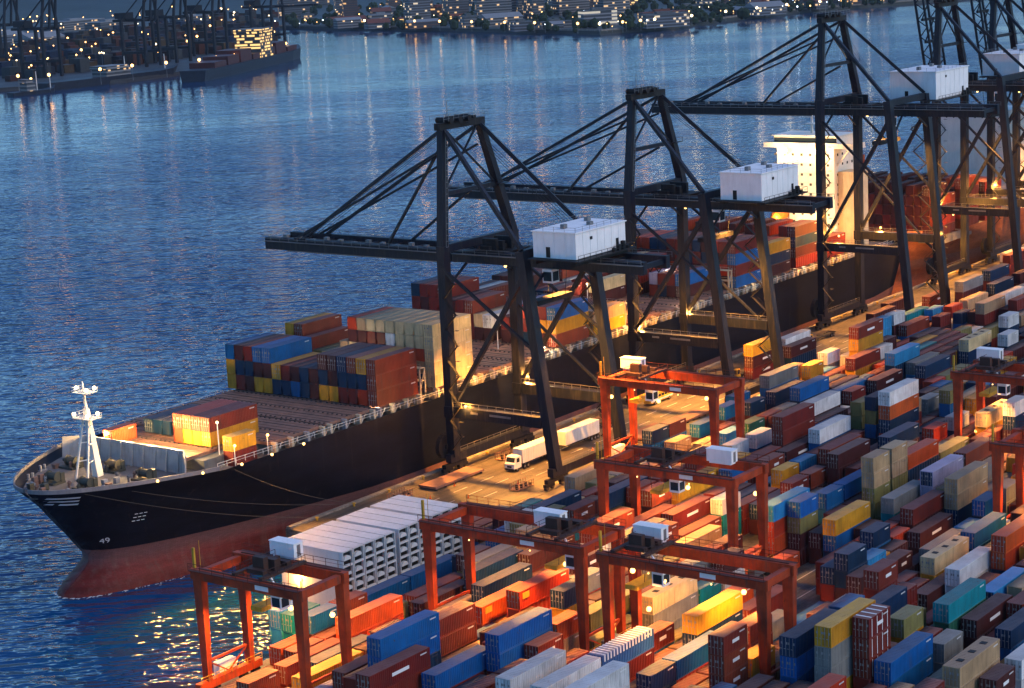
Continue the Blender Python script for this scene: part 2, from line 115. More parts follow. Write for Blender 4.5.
    (300.0, 34, 1, 0, 11, 9, 9), (306.9, 34, 0, 0, 8, 8, 1), (320.5, 34, 0, 0, 1, 1), (334.1, 34, 0, 0, 8, 1), (347.7, 34, 1, 0, 4, 2), (354.5, 34, 1, 0, 10, 1),
    (361.4, 34, 0, 0, 0, 0), (375.0, 34, 0, 0, 5, 1), (402.3, 34, 0, 0, 3, 9), (415.9, 34, 1, 0, 0, 4), (422.7, 34, 0, 0, 0, 4), (436.3, 34, 0, 0, 10, 7, 1),
    (449.9, 34, 1, 0, 1, 9, 9), (456.8, 34, 0, 0, 3, 5), (470.4, 34, 1, 0, 7, 3), (504.8, 34, 0, 0, 0, 1), (518.4, 34, 0, 0, 7, 9, 1, 1), (532.0, 34, 0, 0, 9, 11, 0, 0),
    (545.6, 34, 0, 0, 7, 8, 9, 8), (274.9, 35, 1, 0, 1, 9, 6), (281.7, 35, 0, 0, 9, 0), (295.3, 35, 0, 0, 1, 9), (308.9, 35, 1, 0, 9, 0), (315.8, 35, 0, 0, 0, 2),
    (329.4, 35, 0, 0, 1), (343.0, 35, 0, 0, 9, 0), (356.6, 35, 0, 0, 4, 1), (370.2, 35, 0, 0, 0, 2), (383.8, 35, 0, 0, 0, 1), (397.4, 35, 0, 0, 0, 0),
    (424.7, 35, 0, 0, 2, 0), (438.3, 35, 1, 0, 1, 0), (445.1, 35, 0, 0, 1, 0, 1), (458.7, 35, 0, 0, 9, 4), (472.3, 35, 1, 0, 0, 0), (486.4, 35, 0, 0, 0, 1, 8),
    (500.0, 35, 0, 0, 0, 4, 1), (513.6, 35, 1, 0, 9, 0, 0), (520.4, 35, 0, 0, 0, 0), (534.0, 35, 0, 0, 10, 0), (547.6, 35, 1, 0, 9, 11, 0), (554.5, 35, 0, 0, 1, 9),
    (274.3, 36, 1, 0, 1, 0), (281.2, 36, 1, 0, 11, 9), (288.0, 36, 0, 0, 0, 1), (301.6, 36, 0, 0, 9, 0, 0), (315.2, 36, 0, 0, 3, 5), (328.8, 36, 0, 0, 0),
    (342.4, 36, 0, 0, 0), (356.0, 36, 1, 0, 0, 2), (392.9, 36, 1, 0, 0, 7), (399.7, 36, 0, 0, 4, 0), (437.3, 36, 0, 0, 0, 1), (450.9, 36, 1, 0, 0, 10),
    (457.8, 36, 0, 0, 0, 9), (484.6, 36, 1, 0, 0, 0), (491.4, 36, 0, 0, 0, 0), (505.0, 36, 0, 0, 10, 3, 6), (518.6, 36, 1, 0, 3, 1, 7), (525.5, 36, 0, 0, 0, 0, 0),
    (539.1, 36, 1, 0, 1, 3, 9, 11), (545.9, 36, 0, 0, 0, 3, 8), (559.5, 36, 0, 0, 1, 1, 0), (275.0, 37, 1, 0, 0, 3), (281.9, 37, 0, 0, 6, 1), (295.5, 37, 0, 0, 2),
    (309.1, 37, 1, 0, 0, 7), (315.9, 37, 0, 0, 3), (329.5, 37, 1, 0, 3, 0), (349.6, 37, 1, 0, 6), (369.6, 37, 1, 0, 2, 10), (395.7, 37, 0, 0, 1, 0),
    (409.3, 37, 1, 0, 0, 7), (416.1, 37, 1, 0, 0, 2), (438.6, 37, 1, 0, 1, 0, 1), (445.4, 37, 0, 0, 2, 1), (459.0, 37, 1, 0, 2, 5), (477.9, 37, 0, 0, 7, 2),
    (491.5, 37, 0, 0, 1, 7), (505.1, 37, 1, 0, 0, 0), (525.6, 37, 0, 0, 11, 2), (539.2, 37, 0, 0, 0, 9), (552.8, 37, 0, 0, 11, 0, 2), (566.4, 37, 1, 0, 9, 1, 9),
    (573.3, 37, 1, 0, 7, 9, 0), (275.2, 38, 1, 0, 0, 9), (282.0, 38, 1, 0, 9, 0), (288.9, 38, 0, 0, 1), (302.5, 38, 0, 0, 1), (316.1, 38, 0, 0, 1, 1),
    (329.7, 38, 1, 0, 1), (344.9, 38, 1, 0, 1, 3, 1), (379.4, 38, 0, 0, 7, 0), (393.0, 38, 1, 0, 0, 0), (413.0, 38, 1, 0, 5, 2), (419.9, 38, 0, 0, 9),
    (433.5, 38, 1, 0, 0), (440.3, 38, 0, 0, 10, 11), (470.7, 38, 0, 0, 0, 2), (484.3, 38, 1, 0, 2, 1, 1), (508.0, 38, 0, 0, 1, 9), (521.6, 38, 0, 0, 4, 3),
    (535.2, 38, 1, 0, 0, 0), (542.0, 38, 0, 0, 9, 0), (555.6, 38, 0, 0, 4, 9, 1, 0), (569.2, 38, 0, 0, 0, 9, 0), (582.8, 38, 1, 0, 0, 0),
]
import bpy, math, random
from mathutils import Vector, Matrix
from mathutils.bvhtree import BVHTree
PI = math.pi
random.seed(7)
sc = bpy.context.scene
COL = sc.collection
# ------------------------------------------------------------------ materials
MATS = {}
def nd(nt, t, **kw):
    n = nt.nodes.new(t)
    for k, v in kw.items(): setattr(n, k, v)
    return n
def mix(nt, fac, a, b, mode='MIX'):
    n = nd(nt, 'ShaderNodeMix', data_type='RGBA', blend_type=mode)
    for key, v in ((0, fac), (6, a), (7, b)):
        if isinstance(v, bpy.types.NodeSocket): nt.links.new(v, n.inputs[key])
        elif key == 0: n.inputs[0].default_value = v
        else: n.inputs[key].default_value = (*v[:3], 1)
    return n.outputs[2]
def noise(nt, vec, scale, detail=4, rough=.55):
    n = nd(nt, 'ShaderNodeTexNoise'); n.inputs['Scale'].default_value = scale
    n.inputs['Detail'].default_value = detail; n.inputs['Roughness'].default_value = rough
    if vec is not None: nt.links.new(vec, n.inputs['Vector'])
    return n.outputs['Fac']
def ramp(nt, fac, lo, hi, a=(0, 0, 0), b=(1, 1, 1)):
    n = nd(nt, 'ShaderNodeValToRGB'); nt.links.new(fac, n.inputs[0])
    e = n.color_ramp.elements; e[0].position = lo; e[1].position = hi
    e[0].color = (*a, 1); e[1].color = (*b, 1); return n.outputs[0]
def mapping(nt, src, scale):
    m = nd(nt, 'ShaderNodeMapping'); nt.links.new(src, m.inputs[0]); m.inputs['Scale'].default_value = scale
    return m.outputs[0]
def new_mat(name):
    m = bpy.data.materials.new(name); m.use_nodes = True; nt = m.node_tree
    return m, nt, nt.nodes['Principled BSDF']
def paint(name, col, rough=.55, metal=0., wear=.35, rust=.0, rustcol=(.10, .035, .015), dust=0., dustcol=(.30, .27, .25), per=0., streak=True, scale=1.):
    """weathered paint: fading patches, vertical grime streaks, rust blooms, dust"""
    if name in MATS: return MATS[name]
    m, nt, b = new_mat(name)
    tc = nd(nt, 'ShaderNodeTexCoord'); oi = nd(nt, 'ShaderNodeObjectInfo'); geo = nd(nt, 'ShaderNodeNewGeometry')
    add = nd(nt, 'ShaderNodeVectorMath', operation='ADD'); nt.links.new(tc.outputs['Object'], add.inputs[0])
    sc_ = nd(nt, 'ShaderNodeMath', operation='MULTIPLY'); nt.links.new(oi.outputs['Random'], sc_.inputs[0]); sc_.inputs[1].default_value = 90.
    nt.links.new(sc_.outputs[0], add.inputs[1]); v = add.outputs[0]
    n1 = noise(nt, mapping(nt, v, (.35 * scale,) * 3), 1., 5)
    c = mix(nt, ramp(nt, n1, .35, .7), col, tuple(x * (1 - wear) for x in col))
    if streak:
        n2 = noise(nt, mapping(nt, v, (2.2 * scale, 2.2 * scale, .22 * scale)), 1., 4)
        c = mix(nt, ramp(nt, n2, .5, .78, (0, 0, 0), (wear * 1.3,) * 3), c, (.05, .045, .04))
    if dust:
        n4 = noise(nt, mapping(nt, v, (.9 * scale,) * 3), 1., 6)
        c = mix(nt, ramp(nt, n4, .3, .75, (dust * .45,) * 3, (dust,) * 3), c, dustcol)
    if rust:
        n3 = noise(nt, mapping(nt, v, (1.3 * scale, 1.3 * scale, .8 * scale)), 1.7, 7, .7)
        c = mix(nt, ramp(nt, n3, .72 - .28 * rust, .80 - .2 * rust), c, rustcol)
    if per:
        sm = nd(nt, 'ShaderNodeMath', operation='ADD'); nt.links.new(oi.outputs['Random'], sm.inputs[0]); sm.inputs[1].default_value = 0
        hsv = nd(nt, 'ShaderNodeHueSaturation'); nt.links.new(c, hsv.inputs['Color'])
        mr = nd(nt, 'ShaderNodeMapRange'); nt.links.new(sm.outputs[0], mr.inputs[0]); mr.inputs[3].default_value = 1 - per; mr.inputs[4].default_value = 1 + per
        nt.links.new(mr.outputs[0], hsv.inputs['Value'])
        mr2 = nd(nt, 'ShaderNodeMapRange'); nt.links.new(sm.outputs[0], mr2.inputs[0]); mr2.inputs[3].default_value = .49; mr2.inputs[4].default_value = .508
        nt.links.new(mr2.outputs[0], hsv.inputs['Hue']); c = hsv.outputs['Color']
    nt.links.new(c, b.inputs['Base Color'])
    b.inputs['Roughness'].default_value = rough; b.inputs['Metallic'].default_value = metal; b.inputs['Specular IOR Level'].default_value = .22
    MATS[name] = m; return m
def glow(name, col, strength):
    if name in MATS: return MATS[name]
    m, nt, b = new_mat(name)
    b.inputs['Base Color'].default_value = (*col, 1); b.inputs['Emission Color'].default_value = (*col, 1)
    b.inputs['Emission Strength'].default_value = strength; MATS[name] = m; return m
# ------------------------------------------------------------------ mesh building
class MB:
    def __init__(s): s.v = []; s.f = []; s.m = []
    def face(s, pts, mi=0):
        n = len(s.v); s.v += [tuple(p) for p in pts]; s.f.append(tuple(range(n, n + len(pts)))); s.m.append(mi)
    def box(s, x0, y0, z0, x1, y1, z1, mi=0):
        n = len(s.v)
        s.v += [(x0, y0, z0), (x1, y0, z0), (x1, y1, z0), (x0, y1, z0), (x0, y0, z1), (x1, y0, z1), (x1, y1, z1), (x0, y1, z1)]
        for q in ((0, 3, 2, 1), (4, 5, 6, 7), (0, 1, 5, 4), (1, 2, 6, 5), (2, 3, 7, 6), (3, 0, 4, 7)):
            s.f.append(tuple(n + i for i in q)); s.m.append(mi)
        return s
    def beam(s, p, q, w, h, mi=0, w2=None, h2=None, up=(0, 0, 1)):
        p = Vector(p); q = Vector(q); d = (q - p).normalized(); u = Vector(up)
        if abs(d.dot(u)) > .95: u = Vector((0, 1, 0))
        r = d.cross(u).normalized(); u = r.cross(d); n = len(s.v); w2 = w2 or w; h2 = h2 or h
        for c, a, b in ((p, w, h), (q, w2, h2)):
            for i, j in ((-1, -1), (1, -1), (1, 1), (-1, 1)): s.v.append(tuple(c + r * (i * a / 2) + u * (j * b / 2)))
        for qd in ((0, 3, 2, 1), (4, 5, 6, 7), (0, 1, 5, 4), (1, 2, 6, 5), (2, 3, 7, 6), (3, 0, 4, 7)):
            s.f.append(tuple(n + i for i in qd)); s.m.append(mi)
        return s
    def tube(s, p, q, r, r2=None, n=8, mi=0):
        p = Vector(p); q = Vector(q); d = (q - p).normalized(); u = Vector((0, 0, 1))
        if abs(d.dot(u)) > .95: u = Vector((0, 1, 0))
        a = d.cross(u).normalized(); u = a.cross(d); k = len(s.v); r2 = r if r2 is None else r2
        for c, rr in ((p, r), (q, r2)):
            for i in range(n):
                t = 2 * PI * i / n; s.v.append(tuple(c + a * (math.cos(t) * rr) + u * (math.sin(t) * rr)))
        for i in range(n):
            j = (i + 1) % n; s.f.append((k + i, k + j, k + n + j, k + n + i)); s.m.append(mi)
        s.f.append(tuple(k + n - 1 - i for i in range(n))); s.m.append(mi)
        s.f.append(tuple(k + n + i for i in range(n))); s.m.append(mi)
        return s
    def ball(s, c, r, n=8, mi=0, sz=1.):
        k = len(s.v); m = n // 2
        for i in range(m + 1):
            t = PI * i / m
            for j in range(n):
                a = 2 * PI * j / n
                s.v.append((c[0] + r * math.sin(t) * math.cos(a), c[1] + r * math.sin(t) * math.sin(a), c[2] + r * sz * math.cos(t)))
        for i in range(m):
            for j in range(n):
                a, b = k + i * n + j, k + i * n + (j + 1) % n
                s.f.append((a, a + n, b + n, b)); s.m.append(mi)
        return s
    def prism(s, poly, z0, z1, mi=0):
        n = len(s.v); k = len(poly)
        s.v += [(x, y, z0) for x, y in poly] + [(x, y, z1) for x, y in poly]
        s.f.append(tuple(n + k - 1 - i for i in range(k))); s.m.append(mi)
        s.f.append(tuple(n + k + i for i in range(k))); s.m.append(mi)
        for i in range(k):
            j = (i + 1) % k; s.f.append((n + i, n + j, n + k + j, n + k + i)); s.m.append(mi)
        return s
    def rail(s, p, q, h=1.1, step=3., t=.08, mi=0):
        p = Vector(p); q = Vector(q); n = max(1, int((q - p).length / step)); up = Vector((0, 0, h))
        s.beam(p + up, q + up, t, t, mi); s.beam(p + up * .5, q + up * .5, t * .7, t * .7, mi)
        for i in range(n + 1):
            c = p.lerp(q, i / n); s.beam(c, c + up, t, t, mi)
        return s
    def mesh(s, name, origin=(0, 0, 0)):
        me = bpy.data.meshes.new(name); ox, oy, oz = origin
        me.from_pydata([(x - ox, y - oy, z - oz) for x, y, z in s.v], [], s.f); 
        if any(s.m): me.polygons.foreach_set('material_index', s.m)
        me.update(); return me
BASE = {}
def build(mb, name, mats, parent=None, smooth=False):
    """link the collected shapes as ONE mesh object; world coordinates, parented to a thing's base"""
    o0 = BASE.get(parent.name, (0, 0, 0)) if parent else (0, 0, 0)
    me = mb.mesh(name, o0)
    for m in (mats if isinstance(mats, (list, tuple)) else [mats]): me.materials.append(m)
    if smooth: me.polygons.foreach_set('use_smooth', [True] * len(me.polygons))
    o = bpy.data.objects.new(name, me); COL.objects.link(o)
    if parent: o.parent = parent; BASE[o.name] = o0
    return o
def tag(o, label=None, cat=None, group=None, kind=None):
    for k, v in (('label', label), ('category', cat), ('group', group), ('kind', kind)):
        if v: o[k] = v
    return o
def thing(name, loc, label, cat, group=None):
    o = bpy.data.objects.new(name, None); o.empty_display_size = 1; COL.objects.link(o); o.location = loc
    BASE[o.name] = tuple(loc); return tag(o, label, cat, group)
def struct(mb, name, mat, kind='structure'):
    return tag(build(mb, name, mat), kind=kind)
WARM = (1., .40, .06); WARMW = (1., .74, .42); WHITEL = (.85, .92, 1.)
def lamp(loc, power, col=WARM, kind='POINT', target=None, angle=110, size=.35, parent=None):
    d = bpy.data.lights.new('lamp_light', kind); d.energy = power; d.color = col; d.shadow_soft_size = size
    o = bpy.data.objects.new('lamp_light', d); COL.objects.link(o); o.location = loc
    if kind == 'SPOT':
        d.spot_size = math.radians(angle); d.spot_blend = .6
        o.rotation_euler = (Vector(target) - Vector(loc)).to_track_quat('-Z', 'Y').to_euler()
    if parent:
        b = BASE[parent.name]; o.parent = parent; o.location = (loc[0] - b[0], loc[1] - b[1], loc[2] - b[2])
    return o
GL_W = glow('lamp_glass_amber', (1., .56, .16), 3.); GL_WW = glow('lamp_glass_warm_white', (1., .74, .38), 5.); GL_C = glow('lamp_glass_white', (.8, .9, 1.), 30)
def globe(loc, parent, r=.4, mat=None, name='floodlight'):
    mb = MB(); mb.ball(loc, r, 8); return build(mb, name, mat or GL_W, parent, True)
# ------------------------------------------------------------------ camera, world, sun
H = 110.; F = 2022.8; YAW, PITCH, ROLL = .64257, .20089, .04876
cy_, sy_ = math.cos(YAW), math.sin(YAW)
fwd = Vector((cy_ * math.cos(PITCH), sy_ * math.cos(PITCH), -math.sin(PITCH))); right = Vector((sy_, -cy_, 0)); down = fwd.cross(right)
r2 = right * math.cos(ROLL) + down * math.sin(ROLL); d2 = -right * math.sin(ROLL) + down * math.cos(ROLL)
cam = bpy.data.cameras.new('camera'); co = bpy.data.objects.new('camera', cam); COL.objects.link(co); sc.camera = co
cam.sensor_width = 36; cam.lens = 36 * F / 1024; cam.clip_end = 12000; cam.clip_start = 1
co.matrix_world = Matrix(((r2.x, -d2.x, -fwd.x, 0), (r2.y, -d2.y, -fwd.y, 0), (r2.z, -d2.z, -fwd.z, H), (0, 0, 0, 1)))
def pix(p):
    q = Vector(p) - Vector((0, 0, H)); z = q.dot(fwd)
    return (512 + F * q.dot(r2) / z, 344 + F * q.dot(d2) / z, z)
SUN_EL, SUN_AZ = math.radians(SUNEL), math.radians(SUNAZ)   # azimuth counted from +X towards +Y (direction TO the sun)
w = bpy.data.worlds.new('World'); sc.world = w; w.use_nodes = True; nt = w.node_tree
bg = nt.nodes['Background']; sky = nd(nt, 'ShaderNodeTexSky', sky_type='NISHITA', sun_disc=False)
sky.sun_elevation = SUN_EL; sky.sun_rotation = PI / 2 - SUN_AZ; sky.air_density = 1.2; sky.dust_density = .6; sky.ozone_density = 4.
tint = mix(nt, 1., sky.outputs[0], SKYTINT, 'MULTIPLY'); nt.links.new(tint, bg.inputs[0]); bg.inputs[1].default_value = SKYSTR
sl = bpy.data.lights.new('sun', 'SUN'); so = bpy.data.objects.new('sun', sl); COL.objects.link(so)
sl.energy = SUNSTR; sl.angle = math.radians(SUNANG); sl.color = SUNCOL
sdir = Vector((math.cos(SUN_AZ) * math.cos(SUN_EL), math.sin(SUN_AZ) * math.cos(SUN_EL), math.sin(SUN_EL)))
so.rotation_euler = sdir.to_track_quat('Z', 'Y').to_euler(); so.location = (0, 0, 300)
sc.view_settings.view_transform = 'Standard'; sc.view_settings.look = 'None'; sc.view_settings.exposure = EXPO; sc.view_settings.gamma = 1
sc.cycles.use_denoising = True; sc.cycles.max_bounces = 6; sc.cycles.diffuse_bounces = 3; sc.cycles.glossy_bounces = 3
sc.cycles.sample_clamp_indirect = 6; sc.cycles.caustics_reflective = False; sc.cycles.caustics_refractive = False
# ------------------------------------------------------------------ setting: water, ground
def water_mat():
    m, nt, b = new_mat('sea_water'); tc = nd(nt, 'ShaderNodeTexCoord')
    geo = nd(nt, 'ShaderNodeNewGeometry'); P = geo.outputs['Position']
    rot = nd(nt, 'ShaderNodeMapping'); nt.links.new(P, rot.inputs[0]); rot.inputs['Rotation'].default_value = (0, 0, math.radians(50))
    a = noise(nt, mapping(nt, rot.outputs[0], (.13, .30, 1)), 1., 2.2, .5)
    c = noise(nt, mapping(nt, rot.outputs[0], (.025, .055, 1)), 1., 2, .5)
    big = noise(nt, mapping(nt, rot.outputs[0], (.0026, .0075, 1)), 1., 5, .55)
    m1 = nd(nt, 'ShaderNodeMath', operation='MULTIPLY_ADD'); nt.links.new(c, m1.inputs[0]); m1.inputs[1].default_value = 1.6; nt.links.new(a, m1.inputs[2])
    bump = nd(nt, 'ShaderNodeBump'); sy = nd(nt, 'ShaderNodeSeparateXYZ'); nt.links.new(P, sy.inputs[0]); wm = nd(nt, 'ShaderNodeMapRange'); nt.links.new(sy.outputs[1], wm.inputs[0]); wm.inputs[1].default_value = 200; wm.inputs[2].default_value = 1300; wm.inputs[3].default_value = WBUMP; wm.inputs[4].default_value = WBUMP * .12; wm.interpolation_type = 'SMOOTHSTEP'; wp = nd(nt, 'ShaderNodeMapRange'); nt.links.new(big, wp.inputs[0]); wp.inputs[1].default_value = .38; wp.inputs[2].default_value = .62; wp.inputs[3].default_value = .45; wp.inputs[4].default_value = 1.05; wq = nd(nt, 'ShaderNodeMath', operation='MULTIPLY'); nt.links.new(wm.outputs[0], wq.inputs[0]); nt.links.new(wp.outputs[0], wq.inputs[1]); nt.links.new(wq.outputs[0], bump.inputs['Strength']); bump.inputs['Distance'].default_value = 5.
    nt.links.new(m1.outputs[0], bump.inputs['Height']); nt.links.new(bump.outputs[0], b.inputs['Normal'])
    nt.links.new(mix(nt, ramp(nt, big, .35, .7), (.0008, .036, .125), (.002, .053, .168)), b.inputs['Base Color'])
    mr = nd(nt, 'ShaderNodeMapRange'); nt.links.new(big, mr.inputs[0]); mr.inputs[1].default_value = .35; mr.inputs[2].default_value = .65; mr.inputs[3].default_value = .035; mr.inputs[4].default_value = .09
    fr = nd(nt, 'ShaderNodeMapRange'); nt.links.new(sy.outputs[1], fr.inputs[0]); fr.inputs[1].default_value = 200; fr.inputs[2].default_value = 1050; fr.inputs[3].default_value = 1; fr.inputs[4].default_value = .6
    rm = nd(nt, 'ShaderNodeMath', operation='MULTIPLY'); nt.links.new(mr.outputs[0], rm.inputs[0]); nt.links.new(fr.outputs[0], rm.inputs[1])
    nt.links.new(rm.outputs[0], b.inputs['Roughness']); b.inputs['IOR'].default_value = 1.5
    return m
WZ = -7.
mb = MB(); mb.face([(-400, -400, WZ), (7000, -400, WZ), (7000, 7000, WZ), (-400, 7000, WZ)]); struct(mb, 'water', water_mat())
def asphalt(name, col, s=1.):
    m, nt, b = new_mat(name); geo = nd(nt, 'ShaderNodeNewGeometry'); P = geo.outputs['Position']
    n1 = noise(nt, mapping(nt, P, (.06 * s,) * 3), 1., 6, .6); n2 = noise(nt, mapping(nt, P, (.08 * s, .9 * s, 1)), 1., 5, .6); n3 = noise(nt, P, 1.5, 5)
    c = mix(nt, ramp(nt, n1, .3, .7), tuple(x * .6 for x in col), tuple(x * 1.25 for x in col))
    c = mix(nt, ramp(nt, n2, .44, .66, (0, 0, 0), (.82,) * 3), c, tuple(x * .28 for x in col))      # tyre tracks along the lanes
    c = mix(nt, ramp(nt, n3, .55, .8, (0, 0, 0), (.35,) * 3), c, tuple(x * 1.6 for x in col))
    n5 = noise(nt, mapping(nt, P, (.22 * s, .3 * s, 1)), 1., 6, .7); c = mix(nt, ramp(nt, n5, .51, .63, (0, 0, 0), (.8,) * 3), c, tuple(x * .22 for x in col))      # oil stains
    bk = nd(nt, 'ShaderNodeTexBrick'); nt.links.new(mapping(nt, P, (.16, .16, 1)), bk.inputs['Vector']); bk.inputs['Mortar Size'].default_value = .012; bk.inputs['Color1'].default_value = (1, 1, 1, 1); bk.inputs['Color2'].default_value = (.78, .78, .78, 1); bk.inputs['Mortar'].default_value = (.35, .35, .35, 1); c = mix(nt, 1., c, bk.outputs[0], 'MULTIPLY')
    nt.links.new(c, b.inputs['Base Color'])
    mr = nd(nt, 'ShaderNodeMapRange'); nt.links.new(n1, mr.inputs[0]); mr.inputs[3].default_value = .38; mr.inputs[4].default_value = .85
    nt.links.new(mr.outputs[0], b.inputs['Roughness'])
    bp = nd(nt, 'ShaderNodeBump'); bp.inputs['Strength'].default_value = .3; nt.links.new(n3, bp.inputs['Height']); nt.links.new(bp.outputs[0], b.inputs['Normal'])
    return m
AREA = [(150, -300), (3000, -300), (3000, 260), (272, 260), (272, 232.6), (239, 232.6), (239, 213.6), (150, 213.6)]
mb = MB(); mb.prism(AREA, -12, 0); struct(mb, 'terminal_ground', asphalt('yard_asphalt', (.12, .115, .11)))
mb = MB(); mb.face([(272.2, 224.5, .004), (1200, 224.5, .004), (1200, 259.6, .004), (272.2, 259.6, .004)]); struct(mb, 'quay_apron', asphalt('apron_concrete', (.105, .085, .066), .8))
WHITE_LINE = paint('road_paint_white', (.55, .55, .52), .7, wear=.5, streak=False); YEL_LINE = paint('road_paint_yellow', (.55, .36, .05), .7, wear=.5, streak=False)
mb = MB()
for y in (246.2, 242.4, 238.6): 
    for i in range(60): mb.face([(280 + i * 9, y, .009), (284.5 + i * 9, y, .009), (284.5 + i * 9, y + .22, .009), (280 + i * 9, y + .22, .009)])
for i in range(3): mb.face([(262, 150 + i * 4.6, .009), (420, 150 + i * 4.6, .009), (420, 150.25 + i * 4.6, .009), (262, 150.25 + i * 4.6, .009)])
struct(mb, 'lane_markings', WHITE_LINE)
STEEL = paint('rail_steel', (.10, .085, .07), .4, .6, wear=.4, streak=False)
mb = MB()
for y in (255.4, 256.6, 229.4, 230.6): mb.box(275, y - .06, 0.0, 1200, y + .06, .07)
tag(build(mb, 'crane_rails', STEEL), kind='structure')
CONC = paint('quay_concrete', (.26, .23, .20), .85, wear=.5)
mb = MB(); mb.box(272.3, 258.9, .012, 1200, 259.98, .35); struct(mb, 'quay_kerb', CONC)
RUB = paint('rubber_black', (.02, .02, .02), .9, wear=.3)
YELLOW = paint('safety_yellow', (.55, .32, .03), .6, wear=.35, rust=.15)
for i in range(34):
    x = 279 + i * 11.
    mb = MB(); mb.tube((x, 258.1, .02), (x, 258.1, .55), .24, .2, 8); mb.tube((x, 258.1, .55), (x, 258.1, .72), .42, .36, 8)
    if i == 0: b0 = build(mb, 'bollard', YELLOW); bo = (x, 258.1)
    else: b0 = bpy.data.objects.new('bollard', b0.data); COL.objects.link(b0); b0.location = (x - bo[0], 0, 0)
    tag(b0, 'yellow mooring bollard in the line along the quay edge beside the black hull', 'bollard', 'bollards along the quay edge')
# ------------------------------------------------------------------ ship-to-shore quay cranes
NAVY = paint('crane_navy', (.0022, .0048, .017), .5, 0., wear=.4, rust=.08)
for n_ in NAVY.node_tree.nodes:
    if n_.type == 'BSDF_PRINCIPLED': n_.inputs['Specular IOR Level'].default_value = .3
NAVYD = paint('crane_machinery', (.012, .012, .015), .6, .1, wear=.4, rust=.2)
HOUSE = paint('house_white', (.80, .80, .82), .55, wear=.10, rust=.05)
GLASS = paint('cab_glass', (.02, .03, .04), .08, wear=.1, streak=False)
GALV = paint('galvanised', (.22, .22, .23), .5, .5, wear=.3, rust=.15)
def sts(x0, x1, zp, zb, za, ax0, ax1, house, label, tip=311., raised=False, trolley_y=244., lamps=(), detail=True):
    SY, LB, LT = 256., 230., 236.
    t = thing('quay_crane', ((x0 + x1) / 2, 243, 0), label, 'crane', 'quay cranes along the berth')
    xm = (x0 + x1) / 2; g0, g1 = xm - 4.2, xm + 4.2
    for x in (x0, x1):
        mb = MB(); mb.beam((x, SY, 3.4), (x, SY, zb + 3.2), 2.1, 1.9); mb.box(x - 1.2, SY - 1.1, zp - 1.2, x + 1.2, SY + 1.1, zp + 1.2); build(mb, 'sea_leg', NAVY, t)
        mb = MB(); mb.beam((x, LB, 3.4), (x, LT, zb + 3.2), 2.1, 1.9); build(mb, 'land_leg', NAVY, t)
        yl = LB + (LT - LB) * zp / zb
        mb = MB(); mb.beam((x, SY - .9, zp), (x, yl + .9, zp), 1.5, 2.2); p = build(mb, 'portal_beam', NAVY, t)
        mb = MB(); mb.rail((x - .7, SY - 1, zp + 1.1), (x - .7, yl + 1, zp + 1.1), 1.1, 2.2, .07); build(mb, 'handrail', GALV, p)
        if x == x0:
            for a, b in ((250.5, 248.6), (245.6, 240.2)):
                mb = MB(); mb.box(x - .80, b, zp + .05, x - .752, a, zp + .5); build(mb, 'name_board', GALV, p)
        mb = MB(); mb.beam((x, SY - .5, zp + 1.2), (x, LT - .3, zb - 1.6), .9, .9); build(mb, 'leg_brace', NAVY, t)
    for y, z in ((SY, 3.2), (LB, 3.2)):
        mb = MB(); mb.beam((x0 - 2, y, z), (x1 + 2, y, z), 1.4, 1.7); p = build(mb, 'sill_beam', NAVY, t)
        mb = MB(); mb.rail((x0 + 1.5, y - .6, z + .85), (x1 - 1.5, y - .6, z + .85), 1.0, 2.2, .06); build(mb, 'handrail', GALV, p)
        for x in (x0, x1):
            mb = MB(); mb.beam((x - 3.6, y, 1.75), (x + 3.6, y, 1.75), .9, .8)
            for k in (-2.6, 2.6): mb.beam((x + k - 1.5, y, 1.0), (x + k + 1.5, y, 1.0), .8, .6)
            p = build(mb, 'bogie', NAVYD, t)
            for k in (-3.6, -1.6, 1.6, 3.6):
                mb = MB(); mb.tube((x + k, y - .35, .52), (x + k, y + .35, .52), .45, None, 10); build(mb, 'wheel', STEEL, p)
    for y in (SY, LT):
        mb = MB(); mb.beam((x0, y, zb + 2.6), (x1, y, zb + 2.6), 1.3, 1.6); build(mb, 'cross_beam', NAVY, t)
    mb = MB(); mb.beam((x1, SY, zb * .72), (x1, LT - 2, zb * .34), .5, .5); build(mb, 'leg_brace', NAVY, t)
    # fixed girder behind the sea leg, boom in front (lowered or raised)
    mb = MB()
    for g in (g0, g1): mb.box(g - .65, 212, zb - 1.35, g + .65, 259.5, zb + 1.15)
    for y in (213, 222, 232, 241, 250, 258): mb.box(g0 + .6, y - .35, zb - .5, g1 - .6, y + .35, zb + .5)
    gd = build(mb, 'main_girder', NAVY, t)
    mb = MB(); mb.rail((g0 - 1.5, 212, zb + .6), (g0 - 1.5, 259, zb + .6), 1.1, 3, .07); mb.box(g0 - 1.6, 212, zb + .45, g0 - .6, 259, zb + .55)
    mb.rail((g1 + 1.5, 212, zb + .6), (g1 + 1.5, 259, zb + .6), 1.1, 3, .07); build(mb, 'walkway', GALV, gd)
    hinge = Vector((0, 260, zb)); L = tip - 260
    ang = math.radians(81 if raised else 0); dy, dz = math.cos(ang), math.sin(ang)
    def bp(x, s, o=0.): return (x, 260 + s * dy - o * dz, zb + s * dz + o * dy)
    mb = MB()
    for g in (g0, g1):
        if raised:
            for o in (-1.3, 1.3): mb.beam(bp(g, 0, o), bp(g, L, o), .55, .55)
            k = 0.
            while k < L - 4: mb.beam(bp(g, k, -1.3), bp(g, k + 2.5, 1.3), .25, .25); mb.beam(bp(g, k + 2.5, 1.3), bp(g, k + 5, -1.3), .25, .25); k += 5
        else: mb.beam(bp(g, 0, -.15), bp(g, L, -.15), 1.3, 2.6)
